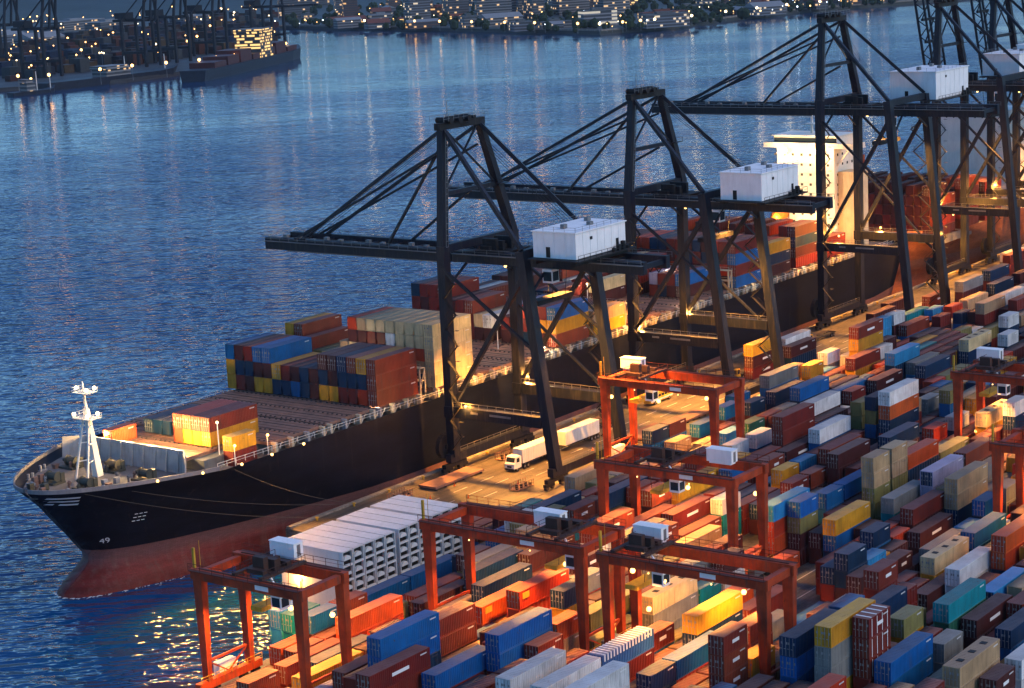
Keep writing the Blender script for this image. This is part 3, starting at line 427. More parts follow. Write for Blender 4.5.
    for i in range(9): s_ = L * i / 8.; mb.beam(bp(g0, s_), bp(g1, s_), .6, .8)
    if raised:
        for i in range(8): mb.beam(bp(g0, L * i / 8.), bp(g1, L * (i + 1) / 8.), .3, .3)
    bm = build(mb, 'boom', NAVY, t)
    mb = MB()
    if not raised:
        for g, o in ((g0, -1.5), (g1, 1.5)): mb.rail(bp(g + o, 0, .6), bp(g + o, L, .6), 1.1, 2.6, .07); mb.box(min(g, g + o), 260, zb + .42, max(g, g + o), tip, zb + .5)
        mb.rail(bp(g0 - 1.5, L, .6), bp(g1 + 1.5, L, .6), 1.1, 2, .07)
        for s_ in range(3, int(L), 4): mb.box(g0 + .6, 260 + s_, zb + .4, g0 + 1.5, 261 + s_, zb + 1.2 + (s_ % 3) * .3)
    mb.beam(bp(g0, 2, -1.6), bp(g0, L - 6, -1.6), .2, .35); mb.beam(bp(g1, 2, -1.6), bp(g1, L - 6, -1.6), .2, .35)
    build(mb, 'walkway', GALV, bm)
    # A-frame
    for x, a in ((x0, ax0), (x1, ax1)):
        mb = MB(); mb.beam((x, SY, zb + 3), (a, SY, za), 1.9, 1.7, 0, 1.5, 1.4); build(mb, 'mast', NAVY, t)
        mb = MB(); mb.beam((a, SY - .5, za - .8), (x, LT, zb + 3.4), .8, .8); build(mb, 'backstay', NAVY, t)
    mb = MB(); mb.beam((ax0 - 1.6, SY, za), (ax1 + 1.2, SY, za), 1.5, 1.4); 
    for k in range(5): mb.box(ax0 + k * (ax1 - ax0) / 5, SY - .7, za + .7, ax0 + k * (ax1 - ax0) / 5 + .8, SY + .8, za + 1.3 + .5 * (k % 2))
    for k in (0, 1, 2): mb.tube((ax0 + 1 + k * 3, SY - 1.9, za + 1.1), (ax0 + 1 + k * 3, SY + 1.9, za + 1.1), .65, None, 10)
    ap = build(mb, 'apex_beam', NAVYD, t)
    mb = MB(); mb.rail((ax0 - 1.5, SY - 1.8, za + 1), (ax1 + 1, SY - 1.8, za + 1), 1.1, 1.6, .07); mb.rail((ax0 - 1.5, SY + 1.8, za + 1), (ax1 + 1, SY + 1.8, za + 1), 1.1, 1.6, .07)
    mb.beam((ax0 + 2, SY, za + 2), (ax0 + 2, SY, za + 5), .1, .1); build(mb, 'handrail', GALV, ap)
    mb = MB(); zt = zb + (za - zb) * .5; xa = ax0 + (x0 - ax0) * .5; xb = ax1 + (x1 - ax1) * .5
    mb.beam((xa, SY, zt), (xb, SY, zt), .7, .9); mb.beam((xa, SY, zt), (ax1, SY, za), .35, .35); mb.beam((xb, SY, zt), (ax0, SY, za), .35, .35)
    mb.box(xb - 1.2, SY - 2, zt, xb + 2, SY - .8, zt + .15); mb.rail((xb - 1.2, SY - 2, zt + .1), (xb + 2, SY - 2, zt + .1)); build(mb, 'mast_tie', NAVY, t)
    if raised:
        for g, a in ((g0, ax0), (g1, ax1)):
            mb = MB(); mb.beam((a, SY + .5, za), bp(g, L * .86, 1.2), .35, .35); build(mb, 'forestay', NAVY, t)
    else:
        for g, a in ((g0, ax0), (g1, ax1)):
            mb = MB(); mb.beam((a, SY + .6, za - 1), bp(g, L * .8, 1.0), .62, .62); build(mb, 'forestay', NAVY, t)
            mb = MB(); mb.beam((a, SY + .6, za - 5), bp(g, L * .84, 1.0), .45, .45); build(mb, 'forestay', NAVY, t)
            mb = MB(); mb.beam((a + (.2 if g == g0 else -.2), SY + .6, za - (4 if g == g0 else 13)), bp(g, L * .33, 1.0), .5, .5); build(mb, 'forestay', NAVY, t)
    mb = MB(); p = None
    for k in range(23):
        y = 214 + k * 2; c = Vector((g1 + 1.1, y, zb - 1.2)); m_ = Vector((g1 + 1.1, y + 1, zb - 2.6)); e = Vector((g1 + 1.1, y + 2, zb - 1.2)); mb.beam(c, m_, .16, .16); mb.beam(m_, e, .16, .16)
    build(mb, 'festoon_cable', RUB, gd)
    hx0, hx1, hy0, hy1, hz0, hz1 = house
    mb = MB()
    for k in (-1.6, -.5, .6, 1.7):
        mb.beam((xm + k, hy1 - .5, hz1 - .8), ((ax0 + ax1) / 2 + k * .8, SY, za + .8), .07, .07)
        mb.beam(((ax0 + ax1) / 2 + k * .8, SY, za + .8), bp(xm + k * 1.6, L * (.82 if not raised else .7), 1.0), .07, .07)
    build(mb, 'hoist_rope', RUB, t)
    mb = MB(); up = za - zb - 4
    for k in range(int(up / 1.2)):
        f = k * 1.2 / up; a = x0 + (ax0 - x0) * f; mb.box(a - .35, SY - 1.25, zb + 3 + k * 1.2, a + .35, SY - 1.15, zb + 3.1 + k * 1.2)
    for s in (-.35, .35): mb.beam((x0 + s, SY - 1.2, zb + 3), (ax0 + s, SY - 1.2, za - 1), .08, .08)
    build(mb, 'ladder', GALV, t)
    for xx in (x0, x1):
        mb = MB(); mb.beam((xx, SY - .4, zb - 2), (xx, LB + (LT - LB) * .62 + .4, zb * .62), .55, .55); build(mb, 'leg_brace', NAVY, t)
    for y, yy in ((SY, SY), (LT - 1.2, LT)):
        mb = MB(); mb.beam((x0 + 1, y, zb - 5.5), (xm, yy, zb + 1.2), .4, .4); mb.beam((x1 - 1, y, zb - 5.5), (xm, yy, zb + 1.2), .4, .4); build(mb, 'knee_brace', NAVY, t)
    mb = MB(); sx_ = x0 - 1.5
    for k in range(int((zb - 6) / 3.2)):
        z = 5 + 3.2 * k; a, b = (SY - 3.6, SY - .8) if k % 2 else (SY - .8, SY - 3.6); mb.beam((sx_, a, z), (sx_, b, z + 3.2), .6, .1); mb.box(sx_ - .4, min(a, b) - .4, z - .05, sx_ + .4, max(a, b) * 0 + min(a, b) + .5, z); mb.rail((sx_ - .35, a, z), (sx_ - .35, b, z + 3.2), .9, 3.2, .05)
    build(mb, 'stair_tower', NAVYD, t)
    # machinery house
    hx0, hx1, hy0, hy1, hz0, hz1 = house
    mb = MB(); mb.box(hx0, hy0, hz0, hx1, hy1, hz1); mb.box(hx0 - .25, hy0 - .25, hz1, hx1 + .25, hy1 + .25, hz1 + .22)
    for k in (.25, .5, .75): mb.beam((hx0 - .04, hy0 + (hy1 - hy0) * k, hz0 + .1), (hx0 - .04, hy0 + (hy1 - hy0) * k, hz1), .07, .07)
    for k in range(1, 7): mb.beam((hx0 + (hx1 - hx0) * k / 7, hy0 - .03, hz0 + .1), (hx0 + (hx1 - hx0) * k / 7, hy0 - .03, hz1), .07, .07)
    h = build(mb, 'machinery_house', HOUSE, t)
    mb = MB(); 
    for a, b, c in ((.2, .5, .8), (.55, .3, .6), (.8, .65, .7)): mb.box(hx0 + (hx1 - hx0) * a, hy0 + (hy1 - hy0) * b, hz1 + .22, hx0 + (hx1 - hx0) * a + 1.2, hy0 + (hy1 - hy0) * b + .9, hz1 + .3 + c)
    build(mb, 'roof_vent', GALV, h)
    mb = MB(); mb.box(hx0 + (hx1 - hx0) * .28, hy0 - .12, hz1 - 1.8, hx0 + (hx1 - hx0) * .28 + .8, hy0 - .02, hz1 - 1.2); mb.box(hx0 - .06, hy0 + (hy1 - hy0) * .6, hz0 + .1, hx0 - .03, hy0 + (hy1 - hy0) * .6 + 1.0, hz0 + 2.2); mb.box(hx0 + (hx1 - hx0) * .8, hy0 - .06, hz0 + .1, hx0 + (hx1 - hx0) * .8 + 1.0, hy0 - .03, hz0 + 2.2); build(mb, 'louvre', NAVYD, h)
    mb = MB(); mb.rail((hx0, hy0, hz1 + .22), (hx1, hy0, hz1 + .22), .9, 2.4, .05); mb.rail((hx0, hy0, hz1 + .22), (hx0, hy1, hz1 + .22), .9, 2.4, .05); mb.rail((hx0, hy1, hz1 + .22), (hx1, hy1, hz1 + .22), .9, 2.4, .05); build(mb, 'handrail', GALV, h)
    mb = MB(); mb.box(hx0 - 1.5, hy0 - 1.6, hz0 - .35, hx1 + 1.5, hy1 + .4, hz0 - .1)
    for y in (hy0 + .5, hy1 - .5): mb.box(hx0 - .5, y - .4, zb + 1.1, hx1 + .5, y + .4, hz0 - .35)
    mb.rail((hx0 - 1.4, hy0 - 1.5, hz0 - .1), (hx1 + 1.4, hy0 - 1.5, hz0 - .1), 1.1, 2, .07); mb.rail((hx1 + 1.4, hy0 - 1.5, hz0 - .1), (hx1 + 1.4, hy1, hz0 - .1), 1.1, 2, .07)
    for k in range(4): mb.box(hx1 - 6 + k * 1.6, hy0 - 1.3, hz0 - .1, hx1 - 5.2 + k * 1.6, hy0 - .6, hz0 + .6 + (k * 37 % 3) * .5)
    build(mb, 'house_platform', NAVYD, t)
    # machinery on the girder, trolley with cab, stair tower, cable reel
    mb = MB()
    for k in range(7): mb.box(g0 + k, 250 - k % 3, zb + 1.2, g0 + k + .9, 252.5, zb + 2.2 + (k * 7 % 4) * .5)
    mb.box(g0 - .5, 246, zb + 1.1, g1 + .5, 253.5, zb + 1.25); mb.rail((g0 - .6, 246, zb + 1.2), (g0 - .6, 253.5, zb + 1.2)); mb.rail((g1, 246, zb + 1.2), (g1, 253.5, zb + 1.2)); build(mb, 'hoist_gear', NAVYD, t)
    y = trolley_y
    mb = MB(); mb.box(g0 + .7, y - 3.2, zb - 1.0, g1 - .7, y + 3.2, zb - .4); mb.box(g0 + .9, y - 3.2, zb - .4, g0 + 2.4, y + 3.2, zb + .4)
    for k in (-2.6, 2.6):
        for gx in (g0 + 1.5, g1 - 1.5): mb.beam((gx, y + k, zb - 1), (xm + (gx - xm) * .8, y + k * .8, zb - 8), .09, .09)
    mb.box(xm - 6.1, y - 1.2, zb - 9.0, xm + 6.1, y + 1.2, zb - 8); tr = build(mb, 'trolley', NAVYD, t)
    mb = MB(); mb.box(xm - 5.6, y - 4.6, zb - 4.2, xm - 3.2, y - 2.2, zb - 1.4); mb.beam((xm - 4.4, y - 3.4, zb - 1.4), (xm - 4.4, y - 3.4, zb - .9), .5, .5); cb = build(mb, 'operator_cab', HOUSE, tr)
    mb = MB(); mb.box(xm - 5.63, y - 4.4, zb - 3.8, xm - 5.6, y - 2.4, zb - 1.9); mb.box(xm - 5.4, y - 4.63, zb - 3.8, xm - 3.4, y - 4.6, zb - 1.9); build(mb, 'cab_window', GLASS, cb)
    if detail:
        mb = MB(); sx, sy0 = x1 + 1.3, LB + 2.
        for k in range(int((zb - 4) / 3)):
            z = 4 + 3 * k; a, b = (sy0, sy0 + 3.4) if k % 2 else (sy0 + 3.4, sy0)
            sh = (LT - LB) * z / zb
            mb.beam((sx, a + sh, z), (sx, b + sh, z + 3), .7, .12); mb.rail((sx + .4, a + sh, z), (sx + .4, b + sh, z + 3), 1.0, 3, .06); mb.box(sx - .5, min(a, b) + sh - .6, z - .06, sx + .5, min(a, b) + sh, z)
        build(mb, 'stair_tower', NAVYD, t)
    mb = MB(); mb.tube((x0 - 1.2, 256.9, 5.6), (x0 - 1.2, 257.9, 5.6), 2.6, None, 18); mb.tube((x0 - 1.2, 256.7, 5.6), (x0 - 1.2, 258.1, 5.6), .6, None, 8); build(mb, 'cable_reel', NAVYD, t)
    for (lx, ly, lz, pw, ty) in lamps:
        r = .32
        if ty == 'S': lamp((lx, ly, lz), pw, WARM, 'SPOT', (lx, ly - .5, 0), 88, .5, t); globe((lx, ly, lz + .45), t, r)
        elif ty == 'B': lamp((lx, ly, lz), pw, (1., .62, .24), 'SPOT', (lx - 2, 267, 20), 75, .5, t); globe((lx, ly - .4, lz + .45), t, r)
        else: lamp((lx, ly, lz), pw, WARM, 'POINT', size=.5, parent=t); globe((lx, ly, lz + .05), t, .3)
    return t
FL = FLOODW
sts(320, 344, 13., 44.5, 72, 321.8, 334.2, (319, 336.6, 222.2, 232.4, 46.9, 52.0), 'black quay crane nearest the ship bow, boom lowered, small white machinery house', 312.5, False, 238,
    [(334.0, 250,  42.2, FL * .03, 'B'), (329, 247, 42.2, FL, 'S'), (335, 237, 42.2, FL * .7, 'S'), (345.3, 254.6, 15.2, LP_, 'P'), (319, 251.5, 14.6, LP_ * .5, 'P'), (332, 226, 42.2, FL * .7, 'S')])
sts(390, 413, 15.8, 46.9, 71.4, 392.7, 404.8, (390, 407, 221, 231.5, 48.9, 54.9), 'black quay crane second from the bow, boom lowered above the container rows', 316, False, 240,
    [(405.0, 250,  44.6, FL * .03, 'B'), (400, 247, 44.6, FL, 'S'), (404, 236, 44.6, FL * .7, 'S'), (412.6, 254.6, 17.4, LP_, 'P'), (391, 254.4, 17, LP_ * .5, 'P'), (404, 226, 44.6, FL * .7, 'S')])
sts(484, 506, 22.6, 58.8, 83, 486.2, 497.6, (506.8, 527.7, 233, 246.5, 60.3, 67.6), 'tall black quay crane with lowered boom in front of the white ship bridge', 313, False, 242,
    [(499.0, 250,  56.6, FL * .03, 'B'), (494, 247, 56.6, FL, 'S'), (498, 237, 56.6, FL * .7, 'S'), (490, 254, 24.6, LP_ * .7, 'P'), (507.2, 250, 24.6, LP_, 'P'), (507, 231.5, 24, LP_, 'P')])
sts(557, 577, 22.6, 58.8, 83, 559.2, 569.6, (580.6, 600, 240, 251.7, 60.4, 66.8), 'black quay crane with raised lattice boom right behind the tall lowered one', 313, True, 242,
    [(566, 247, 56.6, FL, 'S'), (566, 234, 56.6, FL, 'S'), (565, 254.4, 20, LP_, 'P')])
sts(597, 617, 22.6, 58.8, 83, 599.2, 609.6, (599, 617, 238, 248.4, 61.2, 68.2), 'black quay crane with raised lattice boom, second from the right edge', 313, True, 242,
    [(607, 247, 56.6, FL, 'S'), (595.8, 254.4, 25, LP_, 'P')], False)
sts(637, 657, 22.6, 58.8, 83, 639.2, 649.6, (639, 657, 238, 248.4, 61.2, 68.2), 'black quay crane with raised lattice boom, furthest along the quay at the right edge', 313, True, 242,
    [(647, 247, 56.6, FL, 'S')], False)
# ------------------------------------------------------------------ yard gantry cranes
ORANGE = paint('gantry_orange', (.42, .055, .014), .55, 0., wear=.55, rust=.4, rustcol=(.11, .03, .014))
ORANGED = paint('gantry_deck_brown', (.11, .026, .015), .65, .1, wear=.4, rust=.4)
TROLLEY = paint('trolley_grime', (.07, .035, .028), .6, .2, wear=.4, rust=.3)
def rtg(x, wb, y0, y1, hx, hy, label, ht=20., lampw=1., lamps=(), trolley=None, over=0.):
    """y0: sea-side legs, y1: land-side legs"""
    t = thing('yard_gantry', (x + wb / 2, (y0 + y1) / 2, 0), label, 'gantry crane', 'orange gantry cranes over the container rows')
    for xx in (x, x + wb):
        for y, s in ((y0, 1), (y1, -1)):
            mb = MB(); mb.beam((xx, y, 2.6), (xx, y, ht - 2), .9, 1.1, 0, 1.25, 1.7, up=(0, 1, 0)); mb.beam((xx, y, ht - 2), (xx, y, ht - .05), 1.25, 1.7, up=(0, 1, 0)); build(mb, 'leg', ORANGE, t)
        mb = MB(); mb.box(xx - .55, y1 - 1.0, ht - 1.5, xx + .55, y0 + 1.4 + over, ht + .1); g = build(mb, 'girder', ORANGE, t)
        mb = MB(); s = -1 if xx == x else 1; mb.box(min(xx + s * .56, xx + s * 1.3), y1 - .8, ht + .0, max(xx + s * .56, xx + s * 1.3), y0 + 1, ht + .08); mb.rail((xx + s * 1.25, y1 - .8, ht + .08), (xx + s * 1.25, y0 + 1, ht + .08), 1.1, 2.2, .06)
        mb.box(xx - .15, y1, ht + .1, xx + .15, y0, ht + .22); build(mb, 'walkway', ORANGED, g)
        if xx == x:
            mb = MB(); yy = y1 + (y0 - y1) * .28; mb.box(xx - .6, yy, ht - 1.1, xx - .553, yy + 2.6, ht - .4); build(mb, 'name_board', HOUSE, g)
    for y in (y0, y1):
        mb = MB(); mb.box(x + .6, y - .5, ht - 1.4, x + wb - .6, y + .5, ht - .2); build(mb, 'end_tie', ORANGE, t)
        mb = MB(); mb.box(x - 2.2, y - .55, 1.5, x + wb + 2.2, y + .55, 2.7); s = build(mb, 'sill_beam', ORANGE, t)
        mb = MB(); mb.beam((x + .5, y, 5.6), (x + wb - .5, y, 5.6), .35, .35); mb.beam((x + .5, y, 5.4), (x + wb / 2, y, 2.8), .2, .2); mb.beam((x + wb - .5, y, 5.4), (x + wb / 2, y, 2.8), .2, .2); build(mb, 'leg_brace', ORANGE, t)
        for xx in (x - 1.1, x + 1.5, x + wb - 1.5, x + wb + 1.1):
            mb = MB(); mb.tube((xx, y - .32, .82), (xx, y + .32, .82), .82, None, 14); mb.box(xx - .3, y - .42, .8, xx + .3, y + .42, 1.5); build(mb, 'wheel', RUB, s)
        mb = MB(); mb.box(x + wb * .35, y + (.6 if y == y0 else -1.9), 2.0, x + wb * .75, y + (1.9 if y == y0 else -.6), 4.1); build(mb, 'power_pack', HOUSE if y == y0 else GALV, s)
        mb = MB(); mb.rail((x - 2, y - .7, 2.7), (x + wb + 2, y - .7, 2.7), 1., 1.6, .06); build(mb, 'handrail', YELLOW, s)
    ty = trolley if trolley is not None else hy - 4
    mb = MB(); mb.box(x - .3, ty - 3, ht + .25, x + wb + .3, ty - 2.3, ht + .65); mb.box(x - .3, ty + 2.3, ht + .25, x + wb + .3, ty + 3, ht + .65); mb.box(x + wb * .3, ty - 2.3, ht + .25, x + wb * .75, ty + 2.3, ht + .5)
    for k in range(5): mb.box(x + 1 + k * (wb - 2.6) / 5, ty - 2 + k % 2, ht + .55, x + 2 + k * (wb - 2.6) / 5, ty + 1.2, ht + 1.2 + .5 * (k * 3 % 4))
    mb.rail((x, ty - 3, ht + .5), (x + wb, ty - 3, ht + .5), 1.1, 1.5, .06); mb.rail((x, ty + 3, ht + .5), (x + wb, ty + 3, ht + .5), 1.1, 1.5, .06)
    for k in (-1.6, 1.6): 
        for xx in (x + 2.2, x + wb - 2.2): mb.beam((xx, ty + k, ht), (xx, ty + k * .7, ht - 4.4), .07, .07)
    tr = build(mb, 'trolley', TROLLEY, t)
    mb = MB(); mb.box(x + wb / 2 - 3.4, ty - 1.1, ht - 5.2, x + wb / 2 + 3.4, ty + 1.1, ht - 4.5); build(mb, 'spreader', YELLOW, tr)
    mb = MB(); mb.box(x + .9, ty - 5.2, ht - 4.2, x + 2.8, ty - 3.3, ht - 1.9); mb.beam((x + 1.8, ty - 4.2, ht - 1.9), (x + 1.8, ty - 2.6, ht + .3), .25, .25); cb = build(mb, 'operator_cab', HOUSE, tr)
    mb = MB(); mb.box(x + .86, ty - 5.0, ht - 3.8, x + .9, ty - 3.5, ht - 2.4); mb.box(x + 1.1, ty - 5.24, ht - 3.8, x + 2.6, ty - 5.2, ht - 2.4); build(mb, 'cab_window', GLASS, cb)
    mb = MB(); mb.box(hx - 1.0, hy - 4.9, ht + .45, hx + 1.0, hy + .0, ht + 2.55); mb.box(hx - 1.1, hy - 5.0, ht + 2.55, hx + 1.1, hy + .1, ht + 2.65); mb.box(hx - .8, hy - 4.6, ht + .1, hx + .8, hy - .4, ht + .45); h = build(mb, 'electrical_house', HOUSE, t)
    mb = MB(); mb.box(hx - .35, hy - 4.95, ht + .55, hx + .35, hy - 4.91, ht + 2.3); build(mb, 'door', GALV, h)
    mb = MB(); xx = x + wb + .75; mb.beam((xx, y0 - .3, 2.7), (xx, y0 - .3, ht), .06, .06); mb.beam((xx, y0 + .3, 2.7), (xx, y0 + .3, ht), .06, .06)
    for k in range(int((ht - 3) / .6)): mb.beam((xx, y0 - .3, 3 + k * .6), (xx, y0 + .3, 3 + k * .6), .05, .05)
    build(mb, 'ladder', YELLOW, t)
    mb = MB(); mb.beam((x, y0 + .9, ht), (x, y0 + .9, ht + 3.2), .35, .35); mb.beam((x + 1.2, y0 + .9, ht), (x + 1.2, y0 + .9, ht + 4), .06, .06); build(mb, 'aerial_post', YELLOW, t)
    for (a, b, c, pw) in lamps:
        lamp((a, b, c), pw * lampw, WARM, 'POINT', size=.4, parent=t); globe((a, b, c), t, .42)
    for xx, s in ((x - .9, -1), (x + wb + .9, 1)):
        for k in (.3, .7):
            b = y1 + (y0 - y1) * k; lamp((xx, b, ht - 1.9), lampw * 3.2, WARM, 'SPOT', (xx + s * 6, b, 0), 120, .3, t); globe((xx, b, ht - 1.72), t, .13)
RW = RTGW
rtg(200.8, 9, 210, 190.1, 211.5, 204.7, 'orange gantry crane at the water corner, nearest the ship bow', 20, RW, [(209.0, 191.6, 13.5, .45), (205, 196, 15, .3)], 200, 0)
rtg(236.5, 10, 195.2, 166.2, 242.5, 178.2, 'orange gantry crane in front of the white reefer stack', 20, RW, [(240, 171.5, 15.4, 1.3), (243, 172.5, 16.6, 1.3), (246.5, 168.2, 14.6, .8)], 173)
rtg(279, 10, 190.7, 165, 286.4, 173.6, 'orange gantry crane in the middle of the yard with leaning light on its leg', 20, RW, [(281.0, 188.2, 9., .5), (289.2, 166.4, 14.6, .9), (283, 176, 16, .6)], 181)
rtg(235.6, 7.5, 161, 134.7, 243.2, 160.4, 'orange gantry crane nearest the camera, its two girders crossing the bottom of the yard', 20, RW, [(238, 158, 17.0, 1.2), (237, 152, 16.6, .8), (242.5, 147, 16., 1.), (244., 159.3, 9, .8), (241, 141, 15.5, .8)], 157)
rtg(334, 10, 226.8, 201.1, 342.2, 227.6, 'orange gantry crane farthest up the yard beside the quay apron', 20, RW, [(335, 226, 15.8, .6), (335.6, 215, 15.8, .5), (341, 207, 16, .4)], 221)
rtg(367.5, 11, 164.6, 139, 378.9, 165.2, 'orange gantry crane at the right edge with blue and white trolley gear on top', 20, RW, [(370, 161.8, 7.5, 1.2), (375.6, 162.2, 10., 1.0), (371, 147, 16, 1.)], 160)
rtg(319, 10, 135.6, 110, 328, 128, 'orange gantry crane cut off by the right edge, lower than its neighbour', 20, RW, [(327, 132.6, 12, .8), (324, 122, 16, .8)], 122)
# ------------------------------------------------------------------ trucks and a minibus on the apron
TW = paint('truck_white', (.70, .70, .68), .45, wear=.15); DARK = paint('chassis_dark', (.03, .03, .032), .7, wear=.3)
def wheels(p, xs, y0, y1, r=.52):
    for x in xs:
        for y in (y0, y1):
            mb = MB(); mb.tube((x, y - .16, r), (x, y + .16, r), r, None, 14); wv = build(mb, 'wheel', RUB, p)
            mb = MB(); s = -.17 if y == y0 else .17; mb.tube((x, y + s, r), (x, y + s * 1.12, r), r * .55, None, 10); build(mb, 'rim', GALV, wv)
def truck(x, y, label, cab=True, boxcol=TW, bl=12.2):
    t = thing('container_truck', (x + 7, y, 0), label, 'truck', None)
    if cab:
        mb = MB(); prof = [(x, .7), (x + .05, 1.75), (x + .35, 2.0), (x + .75, 3.05), (x + 1.1, 3.2), (x + 2.5, 3.2), (x + 2.6, 3.0), (x + 2.6, .7)]
        n = len(prof); mb.v += [(a, y - 1.22, z) for a, z in prof] + [(a, y + 1.22, z) for a, z in prof]
        mb.f += [tuple(range(n)), tuple(range(2 * n - 1, n - 1, -1))] + [((i + 1) % n, i, n + i, n + (i + 1) % n) for i in range(n)]; mb.m += [0] * (n + 2)
        c = build(mb, 'cab', TW, t)
        mb = MB(); mb.face([(x + .335, y - 1.05, 2.08), (x + .70, y - 1.05, 2.98), (x + .70, y + 1.05, 2.98), (x + .335, y + 1.05, 2.08)]); build(mb, 'windscreen', GLASS, c)
        for s in (-1, 1):
            mb = MB(); mb.box(x + .95, y + s * 1.225 - .01, 1.95, x + 2.0, y + s * 1.225 + .01, 2.85); build(mb, 'side_window', GLASS, c)
            mb = MB(); mb.box(x - .06, y + s * .85 - .22, .95, x, y + s * .85 + .22, 1.2); build(mb, 'headlight', HOUSE, c)
        mb = MB(); mb.box(x - .05, y - .6, .95, x, y + .6, 1.35); build(mb, 'grille', DARK, c)
        mb = MB(); mb.box(x - .12, y - 1.2, .4, x + .2, y + 1.2, .8); build(mb, 'bumper', DARK, c)
    mb = MB(); mb.box(x + (.4 if cab else 3.), y - .45, .75, x + 3.2 + bl, y + .45, 1.12); mb.box(x + 3, y - 1.15, 1.12, x + 3.2 + bl, y + 1.15, 1.3); ch = build(mb, 'chassis', DARK, t)
    wheels(ch, ([x + 1.2, x + 3.9, x + 5.1] if cab else []) + [x + bl + .2, x + bl + 1.5, x + bl + 2.8 - 1.2 + 1.0], y - 1.0, y + 1.0)
    mb = MB(); mb.box(x + 3.1, y - 1.25, 1.32, x + 3.1 + bl, y + 1.25, 4.25)
    for k in range(int(bl / .6)): mb.box(x + 3.3 + k * .6, y - 1.29, 1.45, x + 3.55 + k * .6, y - 1.25, 4.1)
    build(mb, 'cargo_box', boxcol, t); return t
truck(324.6, 245.2, 'white container truck facing the bow, passing under the first quay crane')
truck(340.6, 245.4, 'white box trailer following the truck under the first quay crane', False, TW, 13)
YT = paint('box_yellow_white', (.70, .62, .45), .5, wear=.2)
truck(438., 243.2, 'pale box trailer on the apron under the second quay crane', True, YT)
t = thing('minibus', (393, 251, 0), 'small white and yellow minibus parked on the apron by the ship side', 'minibus')
mb = MB(); mb.prism([(387, 249.9), (396.4, 249.9), (396.8, 250.2), (396.8, 251.8), (396.4, 252.1), (387, 252.1), (386.7, 251.8), (386.7, 250.2)], .5, 1.4); mb.prism([(387.1, 250.05), (396.0, 250.05), (396.3, 250.3), (396.3, 251.7), (396, 251.95), (387.1, 251.95)], 2.1, 2.6)
for k in range(7): mb.box(387.2 + k * 1.45, 250.06, 1.4, 387.35 + k * 1.45, 251.94, 2.1)
bb = build(mb, 'body', YELLOW, t); mb = MB(); mb.box(387.2, 250.12, 1.4, 395.9, 251.88, 2.1); build(mb, 'window', GLASS, bb)
mb = MB(); mb.box(386.9, 249.86, .75, 396.4, 249.9, 1.15); build(mb, 'side_panel', TW, bb); wheels(t, [388.6, 394.8], 250.0, 252.0, .45)
# hatch covers landed on the apron and low flatbeds
HC = paint('hatch_cover_rust', (.24, .10, .06), .75, wear=.45, rust=.3, dust=.25)
for i, (x, y, l, wd, lb) in enumerate(((306, 250, 16, 4.5, 'long rusty steel hatch cover laid on the apron by the first crane'), (358, 234.2, 13, 5, 'brown steel hatch cover lying on the lit apron behind the farthest gantry'), (374, 233.6, 13.5, 4, 'brown steel platform on the apron landward of the second crane'))):
    t = thing('hatch_cover', (x, y, 0), lb, 'hatch cover'); mb = MB(); mb.box(x, y, .35, x + l, y + wd, .8); build(mb, 'panel', HC, t)
    mb = MB()
    for k in range(6): mb.box(x + .3 + k * (l - 1) / 5, y + .1, .004, x + .6 + k * (l - 1) / 5, y + wd - .1, .35)
    build(mb, 'bearer', DARK, t)

# yard tractors with empty chassis, lashing cages and cones on the apron
def tractor(x, y, label):
    t = thing('yard_tractor', (x, y, 0), label, 'tractor', None)
    mb = MB(); mb.box(x, y - 1.15, .6, x + 1.7, y + .2, 1.3); mb.box(x + .1, y - 1.1, 1.3, x + 1.6, y + .1, 2.75); mb.box(x, y + .2, .6, x + 1.5, y + 1.15, 1.35); c = build(mb, 'cab', YELLOW, t)
    mb = MB(); mb.box(x + .07, y - 1.0, 1.6, x + .1, y, 2.6); mb.box(x + .3, y - 1.13, 1.6, x + 1.4, y - 1.1, 2.6); build(mb, 'cab_window', GLASS, c)
    mb = MB(); mb.box(x + 1.5, y - .5, .65, x + 14.6, y + .5, 1.0); mb.box(x + 2.8, y - 1.2, 1.0, x + 3.1, y + 1.2, 1.2); mb.box(x + 14.2, y - 1.2, 1.0, x + 14.6, y + 1.2, 1.2); mb.box(x + 8, y - 1.2, 1.0, x + 8.3, y + 1.2, 1.15); ch = build(mb, 'chassis', DARK, t)
    wheels(ch, [x + .7, x + 3.0, x + 12.2, x + 13.5], y - .98, y + .98)
tractor(356.5, 249.2, 'yellow yard tractor with empty trailer on the apron between the two near cranes')
tractor(418, 246, 'yellow yard tractor with empty trailer on the apron past the second crane')
tractor(462, 249.5, 'yellow yard tractor with empty trailer on the apron short of the tall crane')
